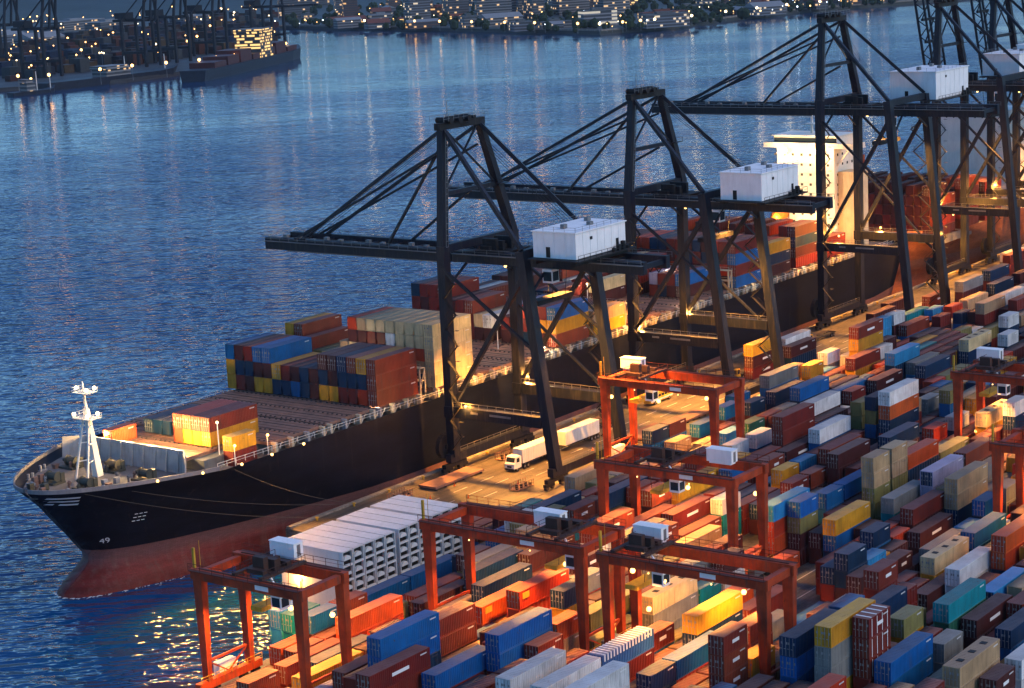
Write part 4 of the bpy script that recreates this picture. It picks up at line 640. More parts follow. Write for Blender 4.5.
for i, (x, y, lb) in enumerate(((296, 252.4, 'brown lashing gear cage near the quay edge, closest to the bow'), (313, 234.6, 'brown lashing gear cage landward of the first truck'), (331, 251.6, 'brown lashing gear cage between the first crane legs'), (352, 253.2, 'brown lashing gear cage behind the first crane at the ship side'), (371, 252.8, 'brown lashing gear cage short of the parked minibus'))):
    t = thing('gear_cage', (x, y, 0), lb, 'cage'); mb = MB(); mb.box(x, y, .15, x + 5.6, y + 2.2, .3)
    for k in range(8): mb.beam((x + .05 + k * .785, y + .05, .3), (x + .05 + k * .785, y + .05, 1.5), .08, .08); mb.beam((x + .05 + k * .785, y + 2.15, .3), (x + .05 + k * .785, y + 2.15, 1.5), .08, .08)
    for yy in (.05, 2.15):
        for z in (.9, 1.5): mb.beam((x, y + yy, z), (x + 5.6, y + yy, z), .08, .08)
    f = build(mb, 'frame', HC, t); mb = MB()
    for k in range(10): mb.box(x + .4 + k * .5, y + .4 + (k % 3) * .35, .3, x + .8 + k * .5, y + .9 + (k % 3) * .4, .6 + (k * 5 % 4) * .17)
    build(mb, 'lashing_gear', STEEL, t)
CONE = paint('cone_orange', (.6, .12, .02), .6, wear=.2)
for i, (x, y) in enumerate(((301, 247.5), (305, 241), (311, 249.2), (318, 238.2), (347, 239.5), (352, 239.5))):
    mb = MB(); mb.box(x - .25, y - .25, .01, x + .25, y + .25, .06); mb.tube((x, y, .06), (x, y, .8), .2, .04, 10); tag(build(mb, 'traffic_cone', CONE), 'orange traffic cone standing on the lit apron near the first quay crane', 'cone', 'traffic cones on the apron')
# ------------------------------------------------------------------ container ship at the quay
def hull_mat(name, top, low, zx):
    m, nt, b = new_mat(name); geo = nd(nt, 'ShaderNodeNewGeometry'); sp = nd(nt, 'ShaderNodeSeparateXYZ'); P = geo.outputs['Position']; nt.links.new(P, sp.inputs[0])
    ma = nd(nt, 'ShaderNodeMath', operation='MULTIPLY_ADD'); nt.links.new(sp.outputs[0], ma.inputs[0]); ma.inputs[1].default_value = -zx[1]; ma.inputs[2].default_value = zx[0] + 232 * zx[1]
    df = nd(nt, 'ShaderNodeMath', operation='SUBTRACT'); nt.links.new(sp.outputs[2], df.inputs[0]); nt.links.new(ma.outputs[0], df.inputs[1])
    n1 = noise(nt, mapping(nt, P, (.10, .1, .35)), 1., 6, .65); n2 = noise(nt, mapping(nt, P, (.8, .8, .08)), 1., 5, .6); n3 = noise(nt, mapping(nt, P, (.03, .03, .5)), 1., 4)
    up = mix(nt, ramp(nt, n1, .35, .75), top, tuple(x * 1.9 + .004 for x in top)); up = mix(nt, ramp(nt, n2, .62, .82, (0, 0, 0), (.5,) * 3), up, (.05, .028, .018))
    lo = mix(nt, ramp(nt, n3, .35, .65), low, tuple(x * .55 for x in low)); lo = mix(nt, ramp(nt, n2, .5, .8, (0, 0, 0), (.5,) * 3), lo, (.16, .11, .10))
    band = nd(nt, 'ShaderNodeMapRange'); nt.links.new(df.outputs[0], band.inputs[0]); band.inputs[1].default_value = -4.; band.inputs[2].default_value = -1.4; band.inputs[3].default_value = 0; band.inputs[4].default_value = .7
    lo = mix(nt, band.outputs[0], lo, (.17, .10, .10))
    cx = nd(nt, 'ShaderNodeCombineXYZ'); nt.links.new(sp.outputs[0], cx.inputs[0]); nt.links.new(sp.outputs[2], cx.inputs[1]); bk = nd(nt, 'ShaderNodeTexBrick'); nt.links.new(mapping(nt, cx.outputs[0], (.11, .22, 1)), bk.inputs['Vector']); bk.inputs['Mortar Size'].default_value = .012; bk.inputs['Color1'].default_value = (1, 1, 1, 1); bk.inputs['Color2'].default_value = (.8, .8, .8, 1); bk.inputs['Mortar'].default_value = (.5, .45, .42, 1)
    lo = mix(nt, 1., lo, bk.outputs[0], 'MULTIPLY'); up = mix(nt, 1., up, bk.outputs[0], 'MULTIPLY')
    n6 = noise(nt, mapping(nt, P, (.5, .5, .03)), 1., 5, .65); up = mix(nt, ramp(nt, n6, .6, .75, (0, 0, 0), (.55,) * 3), up, (.035, .03, .03)); lo = mix(nt, ramp(nt, n6, .55, .72, (0, 0, 0), (.6,) * 3), lo, (.09, .05, .04))
    gt = nd(nt, 'ShaderNodeMath', operation='GREATER_THAN'); nt.links.new(df.outputs[0], gt.inputs[0]); gt.inputs[1].default_value = 0
    nt.links.new(mix(nt, gt.outputs[0], lo, up), b.inputs['Base Color']); b.inputs['Roughness'].default_value = .55; b.inputs['Specular IOR Level'].default_value = .12
    return m
HXS = []
def hull(mb, xb, xe, yc, hbm, zdeck, ztip, flat, bulb=True):
    def zd(x): t = max(0, 1 - (x - xb) / 30.); return zdeck + (ztip - zdeck) * t
    xs_ = [xb + .02 + 3.0 * (i / 8.) ** 1.6 for i in range(9)] + [xb + 4 + i * 1.2 for i in range(26)] + [xb + 36 + i * 7 for i in range(14)] + [xb + 150, xe - 20, xe - 6, xe]
    lv = [0, .08, .155, .2, .25, .3, .35, .4, .48, .56, .64, .72, .8, .87, .94, 1.]
    def stem(z):   # x of the stem at height z
        tb = [(-13, 6.), (-7.5, 5.6), (-6, 7.2), (-4.6, 9.6), (-3.4, 11.8), (-2.2, 13.2), (-1, 13.4), (1., 11.8), (3, 10.2), (7, 7.0), (11, 3.8), (zdeck, 0.), (zdeck + 3, 0.)]
        if z <= tb[0][0]: return xb + tb[0][1]
        for (a, p), (b_, q) in zip(tb, tb[1:]):
            if z <= b_: return xb + p + (q - p) * (z - a) / (b_ - a)
        return xb
    def hb(x, z):
        s = x - stem(z)
        if s <= 0: return 0.
        t = max(0, min(1, (z + 7) / (zdeck + 7))); L = 82 - 53 * t; e = .48 + .03 * t
        v = hbm * min(1, (s / L) ** e)
        if x > xe - 34: v *= 1 - .28 * (1 - t) * ((x - xe + 34) / 34) ** 2
        return v
    rows = []
    for x in xs_:
        zt = zd(x); r = []
        for side in (-1, 1):
            for l in (lv if side < 0 else lv[::-1]):
                z = -11 + (zt + 11) * l
                xx = max(x, stem(z)) if x < xb + 22 else x
                r.append((xx, yc + side * max(hb(xx, z), .03), z))
        # order: near side bottom->top, far side top->bottom
        rows.append(r)
    n0 = len(mb.v); k = len(rows[0])
    for r in rows: mb.v += r
    for i in range(len(rows) - 1):
        for j in range(k - 1):
            if j == len(lv) - 1: continue
            a = n0 + i * k + j; mb.f.append((a, a + k, a + k + 1, a + 1)); mb.m.append(0)
    mb.f.append(tuple(n0 + (len(rows) - 1) * k + j for j in range(k))); mb.m.append(0)
    if 0:
        n = 16; q = len(mb.v); m = 10; cx, cz = xb + 19.2, -8.7
        for i in range(m + 1):
            t = PI * i / m
            for j in range(n):
                a = 2 * PI * j / n; mb.v.append((cx - 13.6 * math.cos(t), yc + 4.1 * math.sin(t) * math.cos(a), cz + 5.1 * math.sin(t) * math.sin(a)))
        for i in range(m):
            for j in range(n): a, b_ = q + i * n + j, q + i * n + (j + 1) % n; mb.f.append((a, b_, b_ + n, a + n)); mb.m.append(0)
    HXS.append([x for x in xs_ if x < xb + 29]); HXS.append(hb); return lambda x: (hb(x, zd(x)), zd(x))
YC, HB = 283.9, 21.9
ship = thing('container_ship', (390, YC, WZ), 'black hulled container ship with red bottom paint moored along the quay', 'ship')
mb = MB(); edge = hull(mb, 230.2, 548, YC, HB, 14.6, 14.6, None); me_h = build(mb, 'hull', hull_mat('ship_black', (.0013, .0026, .0088), (.16, .026, .025), (.6, 0.)), ship, True)
DECK = paint('deck_brown', (.20, .085, .055), .8, wear=.4, rust=.25, dust=.2); DECKG = paint('deck_grey', (.16, .15, .15), .75, wear=.4, rust=.25)
GREY = paint('ship_grey', (.30, .30, .31), .6, wear=.3, rust=.2); BUFF = paint('ship_buff', (.50, .42, .30), .6, wear=.25, rust=.15)
mb = MB(); pl = [(231.2 + i * 2.2, HXS[1](231.2 + i * 2.2, 13.1) - .35) for i in range(16)] + [(270, HB - .3), (547, HB - .3)]
poly = [(x, YC - h) for x, h in pl] + [(x, YC + h) for x, h in reversed(pl)]; mb.prism(poly, 13.2, 13.6); build(mb, 'main_deck', DECKG, ship)
mbs = {-1: MB(), 1: MB()}; prev = None
for x in HXS[0]:
    h, z = edge(x); h += .03; c = (x, h, z); ht = .75
    if prev:
        for s in (-1, 1):
            mb = mbs[s]; a = (prev[0], YC + s * prev[1], prev[2]); b = (c[0], YC + s * c[1], c[2])
            for dz0, dz1, o in ((0, ht, 0), (.02, ht, -.22)):
                a2 = (a[0] + .15 * (o != 0), a[1] + s * o, a[2]); b2 = (b[0] + .15 * (o != 0), b[1] + s * o, b[2])
                mb.face([(a2[0], a2[1], a2[2] + dz0), (b2[0], b2[1], b2[2] + dz0), (b2[0], b2[1], b2[2] + dz1), (a2[0], a2[1], a2[2] + dz1)])
            mb.face([(a[0], a[1], a[2] + ht), (b[0], b[1], b[2] + ht), (b[0] + .15, b[1] - s * .22, b[2] + ht), (a[0] + .15, a[1] - s * .22, a[2] + ht)])
    prev = c
for b_ in mbs.values(): build(b_, 'bulwark', paint('bulwark_grey', (.20, .19, .20), .6, wear=.25, rust=.25), ship)
# hull marks on the bow: three white bars, draught numbers
MARK = paint('mark_white', (.75, .75, .75), .6, wear=.1, streak=False)
def hull_y(x, z): 
    # near-side half-breadth, read from the hull mesh itself
    o = me_h; b = BASE[o.name]; ok, loc, nor, idx = o.ray_cast(Vector((x - b[0], 200 - b[1], z - b[2])), Vector((0, 1, 0)))
    return (loc.y + b[1]) if ok else None
bpy.context.view_layer.update()
for j, z0 in enumerate((13.3, 12.5, 11.7)):
    mb = MB()
    for i in range(8):
        xa, xb_ = 230.9 + j * .3 + i * .62, 230.9 + j * .3 + (i + 1) * .62
        ps = [(xa, hull_y(xa, z0), z0), (xb_, hull_y(xb_, z0), z0), (xb_, hull_y(xb_, z0 + .32), z0 + .32), (xa, hull_y(xa, z0 + .32), z0 + .32)]
        if all(p[1] for p in ps): mb.face([(a, b - .16, c) for a, b, c in ps])
    if mb.f: build(mb, 'hull_stripe', MARK, ship)
def hull_text(s, x, z, size):
    y = hull_y(x, z); y2 = hull_y(x + size, z); y3 = hull_y(x, z + size)
    if not (y and y2 and y3): return
    cu = bpy.data.curves.new('hull_number', 'FONT'); cu.body = s; cu.size = size; cu.extrude = .01
    o = bpy.data.objects.new('hull_number', cu); COL.objects.link(o); cu.materials.append(MARK)
    ax = Vector((size, y2 - y, 0)).normalized(); az = Vector((0, y3 - y, size)); az = (az - ax * az.dot(ax)).normalized(); n = ax.cross(az)
    bpy.context.view_layer.update(); me = bpy.data.meshes.new_from_object(o.evaluated_get(bpy.context.evaluated_depsgraph_get())); bpy.data.objects.remove(o); o = bpy.data.objects.new('hull_number', me); COL.objects.link(o)
    b = BASE[ship.name]; o.parent = ship
    o.matrix_local = Matrix(((ax.x, az.x, n.x, x - b[0]), (ax.y, az.y, n.y, y - .1 - b[1]), (ax.z, az.z, n.z, z - b[2]), (0, 0, 0, 1)))
hull_text('49', 243.0, 2.2, 2.0)
for r in range(3):
    for k in range(3):
        x, z = 246.6 + k * .8, 6.2 + r * .75; y = hull_y(x, z); y2 = hull_y(x + .55, z)
        if y and y2: mb = MB(); mb.face([(x, y - .06, z), (x + .55, y2 - .06, z), (x + .55, y2 - .08, z + .25), (x, y - .08, z + .25)]); build(mb, 'hull_mark', MARK, ship)
# mooring lines
def sag(mb, p, q, s, r=.05):
    p = Vector(p); q = Vector(q); pr_ = p
    for i in range(1, 13):
        t = i / 12.; c = p.lerp(q, t); c.z -= s * 4 * t * (1 - t); mb.tube(pr_, c, r, None, 5); pr_ = c
for (x, z, q) in ((243.5, 13.4, (290, 258.1, .6)), (262, 13.9, (290.2, 258.1, .6)), (236., 14.2, (279, 258.1, .6))):
    mb = MB(); y = hull_y(x, z) or 266; sag(mb, (x, y - .1, z), q, 1.2, .028); build(mb, 'mooring_line', paint('rope', (.16, .14, .11), .8, wear=.2), ship)
# lamps added on the sea wall by the bow, for gold glints on the water
for x, y in ((240.2, 227), (243, 232.2), (253, 232.2)):
    t = thing('added_wall_lamp', (x, y, 0), 'added amber lamp on a short post at the sea wall edge beside the bow', 'lamp', 'lamps on the sea wall'); mb = MB(); mb.tube((x, y, 0), (x, y, 4), .12, .1, 8); build(mb, 'post', GALV, t); globe((x, y, 4.3), t, .3, None, 'lamp_head'); lamp((x - .5, y + .3, 4.4), GLINT, WARM, size=.35, parent=t)
# breakwater, foremast, foredeck gear
mb = MB(); mb.beam((256.2, YC - 14, 13.6), (256.2, YC - 14, 13.7), .1, .1)
bw = [(253.2, 266.6), (255.9, 270.0), (255.9, 296.8), (253.2, 300.2)]
for (a, b) in zip(bw, bw[1:]):
    mb.face([(a[0] + .0, a[1], 13.6), (b[0], b[1], 13.6), (b[0] + .5, b[1], 18.), (a[0] + .5, a[1], 18.)]); mb.face([(a[0] + .35, a[1], 13.6), (a[0] + .85, a[1], 18.), (b[0] + .85, b[1], 18.), (b[0] + .35, b[1], 13.6)])
    mb.face([(a[0] + .5, a[1], 18.), (b[0] + .5, b[1], 18.), (b[0] + .85, b[1], 18.), (a[0] + .85, a[1], 18.)])
mb.face([(253.2, 266.6, 13.6), (253.7, 266.6, 18), (254.05, 266.6, 18), (253.55, 266.6, 13.6)])
for k in range(9): y = 271 + k * 3.1; mb.beam((255.6, y, 13.6), (256.2, y, 17.8), .2, .4)
for y in (273, 279, 285.5, 292):
    globe((256.9, y, 17.7), ship, .22, GL_WW, 'deck_light'); lamp((257.6, y, 18.6), BRKW, (1., .60, .2), size=.3, parent=ship)
brk = build(mb, 'breakwater', paint('breakwater_grey', (.40, .38, .37), .6, wear=.25, rust=.15), ship)
WMAST = paint('mast_white', (.72, .70, .66), .5, wear=.15, rust=.08)
mb = MB(); mx = 246.4
mb.beam((mx + 1.2, YC, 13.6), (mx - .2, YC, 27), 1.5, 1.5, 0, .8, .8); mb.beam((mx - .2, YC, 27), (mx - .6, YC, 32.2), .45, .45, 0, .2, .2)
for s in (-1.6, 1.6): mb.beam((mx - 2.8, YC + s, 13.6), (mx - .6, YC + s * .5, 24.6), .32, .32)
for z in (17, 20.4, 23.6): mb.beam((mx - 2.9 + (z - 13.6) * .2, YC - 1.5, z), (mx + .7, YC - .2, z), .16, .16); mb.beam((mx - 2.9 + (z - 13.6) * .2, YC + 1.5, z), (mx + .7, YC + .2, z), .16, .16)
for z, r in ((25.1, 1.9), (30.0, 1.5)):
    mb.box(mx - 1.8, YC - r * 1.3, z, mx + 1.2, YC + r * 1.3, z + .14)
    mb.rail((mx - 1.8, YC - r * 1.3, z), (mx + 1.2, YC - r * 1.3, z), 1., .8, .07); mb.rail((mx - 1.8, YC - r * 1.3, z), (mx - 1.8, YC + r * 1.3, z), 1., .8, .07); mb.rail((mx - 1.8, YC + r * 1.3, z), (mx + 1.2, YC + r * 1.3, z), 1., .8, .07)
fm = build(mb, 'foremast', WMAST, ship)
for (dx, dy, z, pw) in ((-1.7, -1.9, 25.9, MASTW), (.9, -1.8, 25.9, MASTW * .6), (-1.5, 2., 25.9, MASTW * .5), (-1.4, -1.8, 30.8, MASTW * .7), (.8, -1.6, 30.8, MASTW * .7), (-.6, 1.8, 30.8, MASTW * .5)):
    globe((mx + dx, YC + dy, z), fm, .38, GL_WW); lamp((mx + dx, YC + dy, z), pw, (1., .60, .24), size=.4, parent=fm)
WINCH = paint('winch_green_grey', (.07, .07, .055), .6, .1, wear=.4, rust=.4)
def winch(x, y, r=.75):
    mb = MB(); mb.box(x - 1.5, y - 2, 13.6, x + 1.5, y + 2, 14.0); mb.tube((x, y - 1.7, 15), (x, y + .6, 15), r, None, 12); mb.tube((x, y + .8, 15), (x, y + 1.9, 15), r * .5, None, 10); mb.box(x + .6, y - 1.9, 14, x + 1.5, y - .6, 15.6)
    for yy in (-1.75, .65): mb.tube((x, y + yy, 15), (x, y + yy + .1, 15), r * 1.3, None, 14)
    build(mb, 'mooring_winch', WINCH, ship)
for x, y in ((240, 279), (240, 288), (249.5, 273.5), (249.5, 293.5), (251.4, 284)): winch(x, y)
for x, y in ((235.5, 279), (235.5, 289), (240, 274.5), (246.5, 270.2), (252, 267.4), (240, 294), (245.5, 297)):
    mb = MB(); mb.box(x - .9, y - .35, 13.6, x + .9, y + .35, 13.75)
    for k in (-.5, .5): mb.tube((x + k, y, 13.75), (x + k, y, 14.7), .24, .28, 10)
    build(mb, 'bitts', GREY, ship)
rg = random.Random(4)
for k in range(26):
    x = rg.uniform(233, 253); hwid = max(3, edge(x)[0] - 4); y = YC + rg.uniform(-hwid, hwid)
    if abs(y - YC) < 3 and 243 < x < 249: continue
    mb = MB()
    if k % 2: mb.box(x - .5, y - .4, 13.6, x + .5, y + .4, 14.4 + rg.random()); mb.box(x - .6, y - .5, 14.4, x + .6, y + .5, 14.5)
    else: mb.tube((x, y, 13.6), (x, y, 14.6), .22, None, 8); mb.tube((x, y, 14.6), (x + .35, y, 14.9), .34, .4, 8)
    build(mb, 'deck_locker' if k % 2 else 'deck_vent', rg.choice([GREY, DECKG, HC, WINCH]), ship)
mb = MB()
for s in (-1, 1):
    p = None
    for i in range(13):
        x = 258 + i * 24.; y = YC + s * (HB - .2 if x > 262 else edge(x)[0] - .2)
        if p: mb.rail((p[0], p[1], 14.9), (x, y, 14.9), 1.05, 2.4, .07)
        p = (x, y)
build(mb, 'side_railing', WMAST, ship)
# hatch coaming, hatch covers by bay, side posts and lashing gear
BAYS = [(257.2, 15.2), (273.2, 15.2), (289.2, 14.6), (304.3, 14.6), (323.4, 14.6), (338.8, 14), (353.2, 14), (368, 14.6), (383.2, 14.6), (400, 15), (416, 15), (432, 15), (449.2, 15), (465.4, 15), (481.6, 15), (497.6, 15)]
mb = MB(); mb.box(259, 267.2, 13.6, 514, 299.6, 15.7); build(mb, 'hatch_coaming', paint('coaming_grey', (.12, .13, .14), .7, wear=.4, rust=.3), ship)
for bi, (x, l) in enumerate(BAYS):
    y0 = 263.6 if bi else 270.; y1 = 303.2 if bi else 297
    for k in range(3):
        ya, yb = y0 + (y1 - y0) * k / 3 + .12, y0 + (y1 - y0) * (k + 1) / 3 - .12
        mb = MB(); mb.box(x, ya, 15.75, x + l, yb, 16.35)
        for j in range(int((yb - ya) / 1.27)):
            for xx in (x + .25, x + l * .5 - .25, x + l - .55): mb.box(xx, ya + .3 + j * 1.27, 16.35, xx + .3, ya + .6 + j * 1.27, 16.52, 1)
        for j in range(1, 9): mb.box(x + j * l / 9, ya, 16.35, x + j * l / 9 + .14, yb, 16.42, j % 2)
        build(mb, 'hatch_cover', (HC if bi % 3 else DECK, DARK), ship)
    for k in range(4):
        xx = x + .4 + k * (l - 1.4) / 3
        if bi == 0: continue
        mb = MB(); mb.box(xx, 262.5, 13.6, xx + .6, 263.3, 16.3); mb.box(xx, 263.3, 15.8, xx + .6, 264.2, 16.3)
        mb.beam((xx + .3, 263.0, 13.7), (xx + 2.4, 263.0, 15.9), .14, .14); mb.box(xx + 1.2, 264.4, 13.6, xx + 2.6, 265.6, 14.6 + .3 * (k % 2)); build(mb, 'lashing_post', BUFF if (bi + k) % 3 else GREY, ship)
for x in (319.6, 398.2, 447.2, 464.4):
    mb = MB()
    for y in [263.8 + i * 7.6 for i in range(6)]:
        for xx in (x, x + 1.6): mb.beam((xx, y, 16), (xx, y, 21.4), .3, .3)
        mb.beam((x, y, 16.4), (x + 1.6, y, 21), .15, .15)
    for z in (18.6, 21.3): mb.box(x - .1, 263.5, z, x + 1.7, 302.6, z + .12); mb.rail((x, 263.5, z), (x, 302.6, z), 1., 2.5, .07)
    build(mb, 'lashing_bridge', BUFF, ship)
for x, k_ in ((263, .25), (272, .2)):
    globe((x, 262.9, 18.2), ship, .28, GL_W, 'deck_light'); lamp((x, 262.6, 18.3), GLINT * k_, WARM, size=.4, parent=ship); mb = MB(); mb.tube((x, 263.0, 13.6), (x, 263.0, 18), .09, None, 6); build(mb, 'light_post', WMAST, ship)  # near-side deck lamps added for glints on the water
for x in range(305, 500, 30):
    globe((x, 264.1, 17.1), ship, .2, GL_WW, 'deck_light'); lamp((x, 264.1, 17.3), DECKW, WARMW, size=.3, parent=ship)
for x, y, pw in ((262, 266, 1.2), (318, 284, 1.), (345, 284, 1.6), (362, 275, 1.2), (412, 284, 1.2), (437, 275, 1.2), (515, 280, 1.5)):
    mb = MB(); mb.tube((x, y, 16.4), (x, y, 22.4), .12, .1, 6); build(mb, 'light_post', WMAST, ship); globe((x, y, 22.6), ship, .25, GL_WW, 'deck_light'); lamp((x, y, 22.6), DECKW * 2.2 * pw, WARMW, size=.3, parent=ship)
# accommodation block
WSHIP = paint('accommodation_white', (.74, .72, .66), .5, wear=.12, rust=.06)
tx0, tx1, ty0, ty1 = 524, 537, 272.8, 291.4
mb = MB(); mb.box(tx0, ty0, 13.6, tx1, ty1, 44.2)
for k in range(1, 10): mb.box(tx0 - .12, ty0 - .12, 16.6 + k * 2.9 - .14, tx1, ty1 + .1, 16.6 + k * 2.9)
acc = build(mb, 'accommodation_block', WSHIP, ship)
CABIN = paint('cabin_window', (.09, .085, .08), .15, wear=.2, streak=False)
for r in range(9):
    for k in range(7):
        y = ty0 + 2.0 + k * 2.85 + (.5 if r % 2 else 0) * 0; z = 18.6 + r * 2.9
        mb = MB(); mb.box(tx0 - .06, y - .38, z, tx0 + .02, y + .38, z + .75); build(mb, 'window', CABIN, acc)
    for k in range(4):
        x = tx0 + 2.2 + k * 3; mb = MB(); mb.box(x - .38, ty0 - .06, 18.6 + r * 2.9, x + .38, ty0 + .02, 19.35 + r * 2.9); build(mb, 'window', GLASS, acc)
mb = MB(); mb.box(tx0 - .8, 265.2, 44.2, tx0 + 5, 295.6, 44.6); mb.box(tx0, ty0 - 1, 44.6, tx1 - 2, ty1 + 1, 47.6); mb.box(tx0 - .5, ty0 - 1.4, 47.6, tx1 - 1.6, ty1 + 1.4, 47.85)
for s in (265.4, 295.4): mb.box(tx0 - .6, s - .15, 44.6, tx0 + 4.8, s + .15, 45.8); mb.beam((tx0 + 2, s + (3 if s < 280 else -3), 44.2), (tx0 + 2, ty0 if s < 280 else ty1, 39.1), .4, .4)
mb.box(tx0 - .75, 265.4, 44.6, tx0 - .6, 295.4, 45.7); br = build(mb, 'navigation_bridge', WSHIP, ship)
mb = MB(); mb.box(tx0 - .05, ty0 - .9, 45.8, tx0, ty1 + .9, 47.1); build(mb, 'bridge_window', GLASS, br)
mb = MB(); mb.beam((530, 283, 47.6), (530, 283, 55.6), .7, .7, 0, .3, .3); mb.beam((530, 280, 52.6), (530, 286, 52.6), .2, .2); mb.box(528.5, 281.5, 50.6, 531.5, 284.5, 50.8); build(mb, 'radar_mast', WSHIP, br)
for y in (288, 276.8): globe((tx0 - 2.2, y, 43.5), br, 1.1, GL_WW); lamp((tx0 - 4.5, y, 43.1), TOWW, (1., .62, .26), 'POINT', size=.8, parent=br)
for y in (288, 280): lamp((tx0 - 8, y, 24), TOWW * .8, (1., .62, .26), 'POINT', size=.8, parent=ship); globe((tx0 - 8, y, 23.6), ship, .3, GL_WW, 'deck_light')  # extra lamps added ahead of the tower to brighten its lower front
mb = MB(); mb.box(tx0 + 2, 266.6, 13.6, tx1 - 4, ty0 - .2, 37); mb.box(tx0 + 1.8, 266.4, 37, tx1 - 3.8, ty0 - .2, 37.25); build(mb, 'deck_house', paint('house_cream', (.62, .52, .36), .6, wear=.2, rust=.1), ship)
mb = MB(); mb.ball((520.5, 289, 24.6), 1.7, 12, 0, .9); mb.tube((517.5, 289, 24.6), (523.5, 289, 24.6), 1.5, 1.5, 12); mb.box(518, 287.6, 20, 518.4, 290.4, 23.4); mb.box(522.6, 287.6, 20, 523, 290.4, 23.4); build(mb, 'rescue_boat', paint('boat_orange', (.6, .2, .02), .4, wear=.1), ship, True)
lamp((519, 270, 22), TOWW * .5, WARM, size=.6, parent=ship); globe((519, 270, 22), ship, .3)
mb = MB(); mb.box(539, 274, 13.6, 546, 292, 40); mb.box(540, 278, 40, 545, 288, 47); build(mb, 'funnel', paint('funnel_red', (.20, .035, .02), .55, wear=.3, rust=.2), ship)
# a second ship ahead, behind the crane legs
ship2 = thing('container_ship', (650, YC, WZ), 'brown hulled ship moored ahead, behind the quay crane legs', 'ship')
mb = MB(); hull(mb, 556, 800, YC, HB, 12, 15, None); build(mb, 'hull', hull_mat('ship_brown', (.15, .055, .03), (.16, .05, .03), (3, 0)), ship2, True)
mb = MB(); mb.box(575, 262.6, 9, 798, 304, 11.6); build(mb, 'main_deck', DECKG, ship2)
mb = MB(); mb.box(640, 268, 11.6, 655, 299, 44); build(mb, 'accommodation_block', WSHIP, ship2)
lamp((570, 262, 8), LP_ * .6, WARM, parent=ship2); globe((570, 262, 8), ship2, .25)
lamp((612, 264, 24), LP_ * .25, WARM, parent=ship2)
# ------------------------------------------------------------------ containers
PALC = {'R': ('brown red', (.19, .028, .016)), 'K': ('dark maroon', (.075, .018, .018)), 'O': ('orange red', (.50, .065, .014)), 'B': ('bright blue', (.004, .105, .33)), 'N': ('navy blue', (.005, .030, .085)),
        'L': ('light blue', (.03, .25, .55)), 'T': ('teal', (.004, .22, .27)), 'W': ('white', (.70, .70, .70)), 'G': ('grey', (.22, .22, .21)), 'A': ('tan', (.46, .31, .17)), 'Y': ('yellow ochre', (.62, .31, .02)),
        'E': ('olive', (.24, .22, .075)), 'C': ('cream', (.66, .50, .27)), 'V': ('dark green', (.018, .10, .065)), 'P': ('lavender', (.40, .36, .52)), 'S': ('blue and white', (.03, .11, .33))}
CM = {}
for k, (nm, c) in PALC.items():
    rs = .3 if k in 'WCPAG' else .36
    CM[k] = (paint('container_' + nm.replace(' ', '_'), c, .5, 0, wear=.36, rust=rs, per=.22, scale=.8), paint('container_roof_' + nm.replace(' ', '_'), tuple(x * .85 + .03 for x in c), .7, 0, wear=.3, rust=.34 if k in 'WCP' else .42, rustcol=(.17, .075, .04), dust=.34, dustcol=(.26, .21, .20), per=.2, streak=False, scale=.7))  # roofs dusty and rusty, with warm light tinted into the dust colour
ROD = paint('lock_rod', (.34, .33, .32), .5, .4, wear=.3)
L40, L20, CW, CH = 13.2, 6.45, 2.5, 2.85
def corr(mb, x0, x1, y, z0, z1, s, pitch=.42, d=.07):
    """corrugated long side, at y, facing s"""
    n = int(round((x1 - x0) / pitch)); p = (x1 - x0) / n; xs_ = []
    for i in range(n): a = x0 + i * p; xs_ += [(a, 0), (a + .30 * p, 0), (a + .5 * p, d), (a + .8 * p, d)]
    xs_.append((x1, 0))
    for (a, u), (b, v) in zip(xs_, xs_[1:]):
        q = [(a, y - s * u, z0), (b, y - s * v, z0), (b, y - s * v, z1), (a, y - s * u, z1)]
        mb.face(q if s < 0 else q[::-1])
def shell(L, W=CW, Hh=CH, fine=True, door=False):
    mb = MB(); f = .16
    for x in (0, L - f):
        for y in (-W / 2, W / 2 - f): mb.box(x, y, 0, x + f, y + f, Hh)
    for y in (-W / 2, W / 2 - f): mb.box(f, y, 0, L - f, y + f, .17); mb.box(f, y, Hh - .13, L - f, y + f, Hh - .02)
    for x in (0, L - f): mb.box(x, -W / 2 + f, 0, x + f, W / 2 - f, .15); mb.box(x, -W / 2 + f, Hh - .14, x + f, W / 2 - f, Hh - .02)
    corr(mb, f, L - f, -W / 2 + .03, .17, Hh - .13, -1, .42 if fine else 1.1); corr(mb, f, L - f, W / 2 - .03, .17, Hh - .13, 1, .42 if fine else 1.1)
    mb.face([(L - .05, -W / 2 + f, .15), (L - .05, W / 2 - f, .15), (L - .05, W / 2 - f, Hh - .14), (L - .05, -W / 2 + f, Hh - .14)])
    mb.face([(.09, -W / 2 + f, .15), (.09, -W / 2 + f, Hh - .14), (.09, W / 2 - f, Hh - .14), (.09, W / 2 - f, .15)])
    for k in range(7):
        for y in (-W / 2, W / 2): mb.box(L - 2.1 + k * .2, min(y, y * 1.012), Hh - .62, L - 1.98 + k * .2, max(y, y * 1.012), Hh - .42, 1)
    return mb
def roof_mb(L, W=CW, Hh=CH):
    mb = MB(); n = int(L / .55); a = .1
    mb.box(.02, -W / 2 + .02, Hh - .02, L - .02, W / 2 - .02, Hh)
    for i in range(n): x = .3 + i * (L - .6) / n; mb.box(x, -W / 2 + .14, Hh, x + .26, W / 2 - .14, Hh + .025)
    return mb
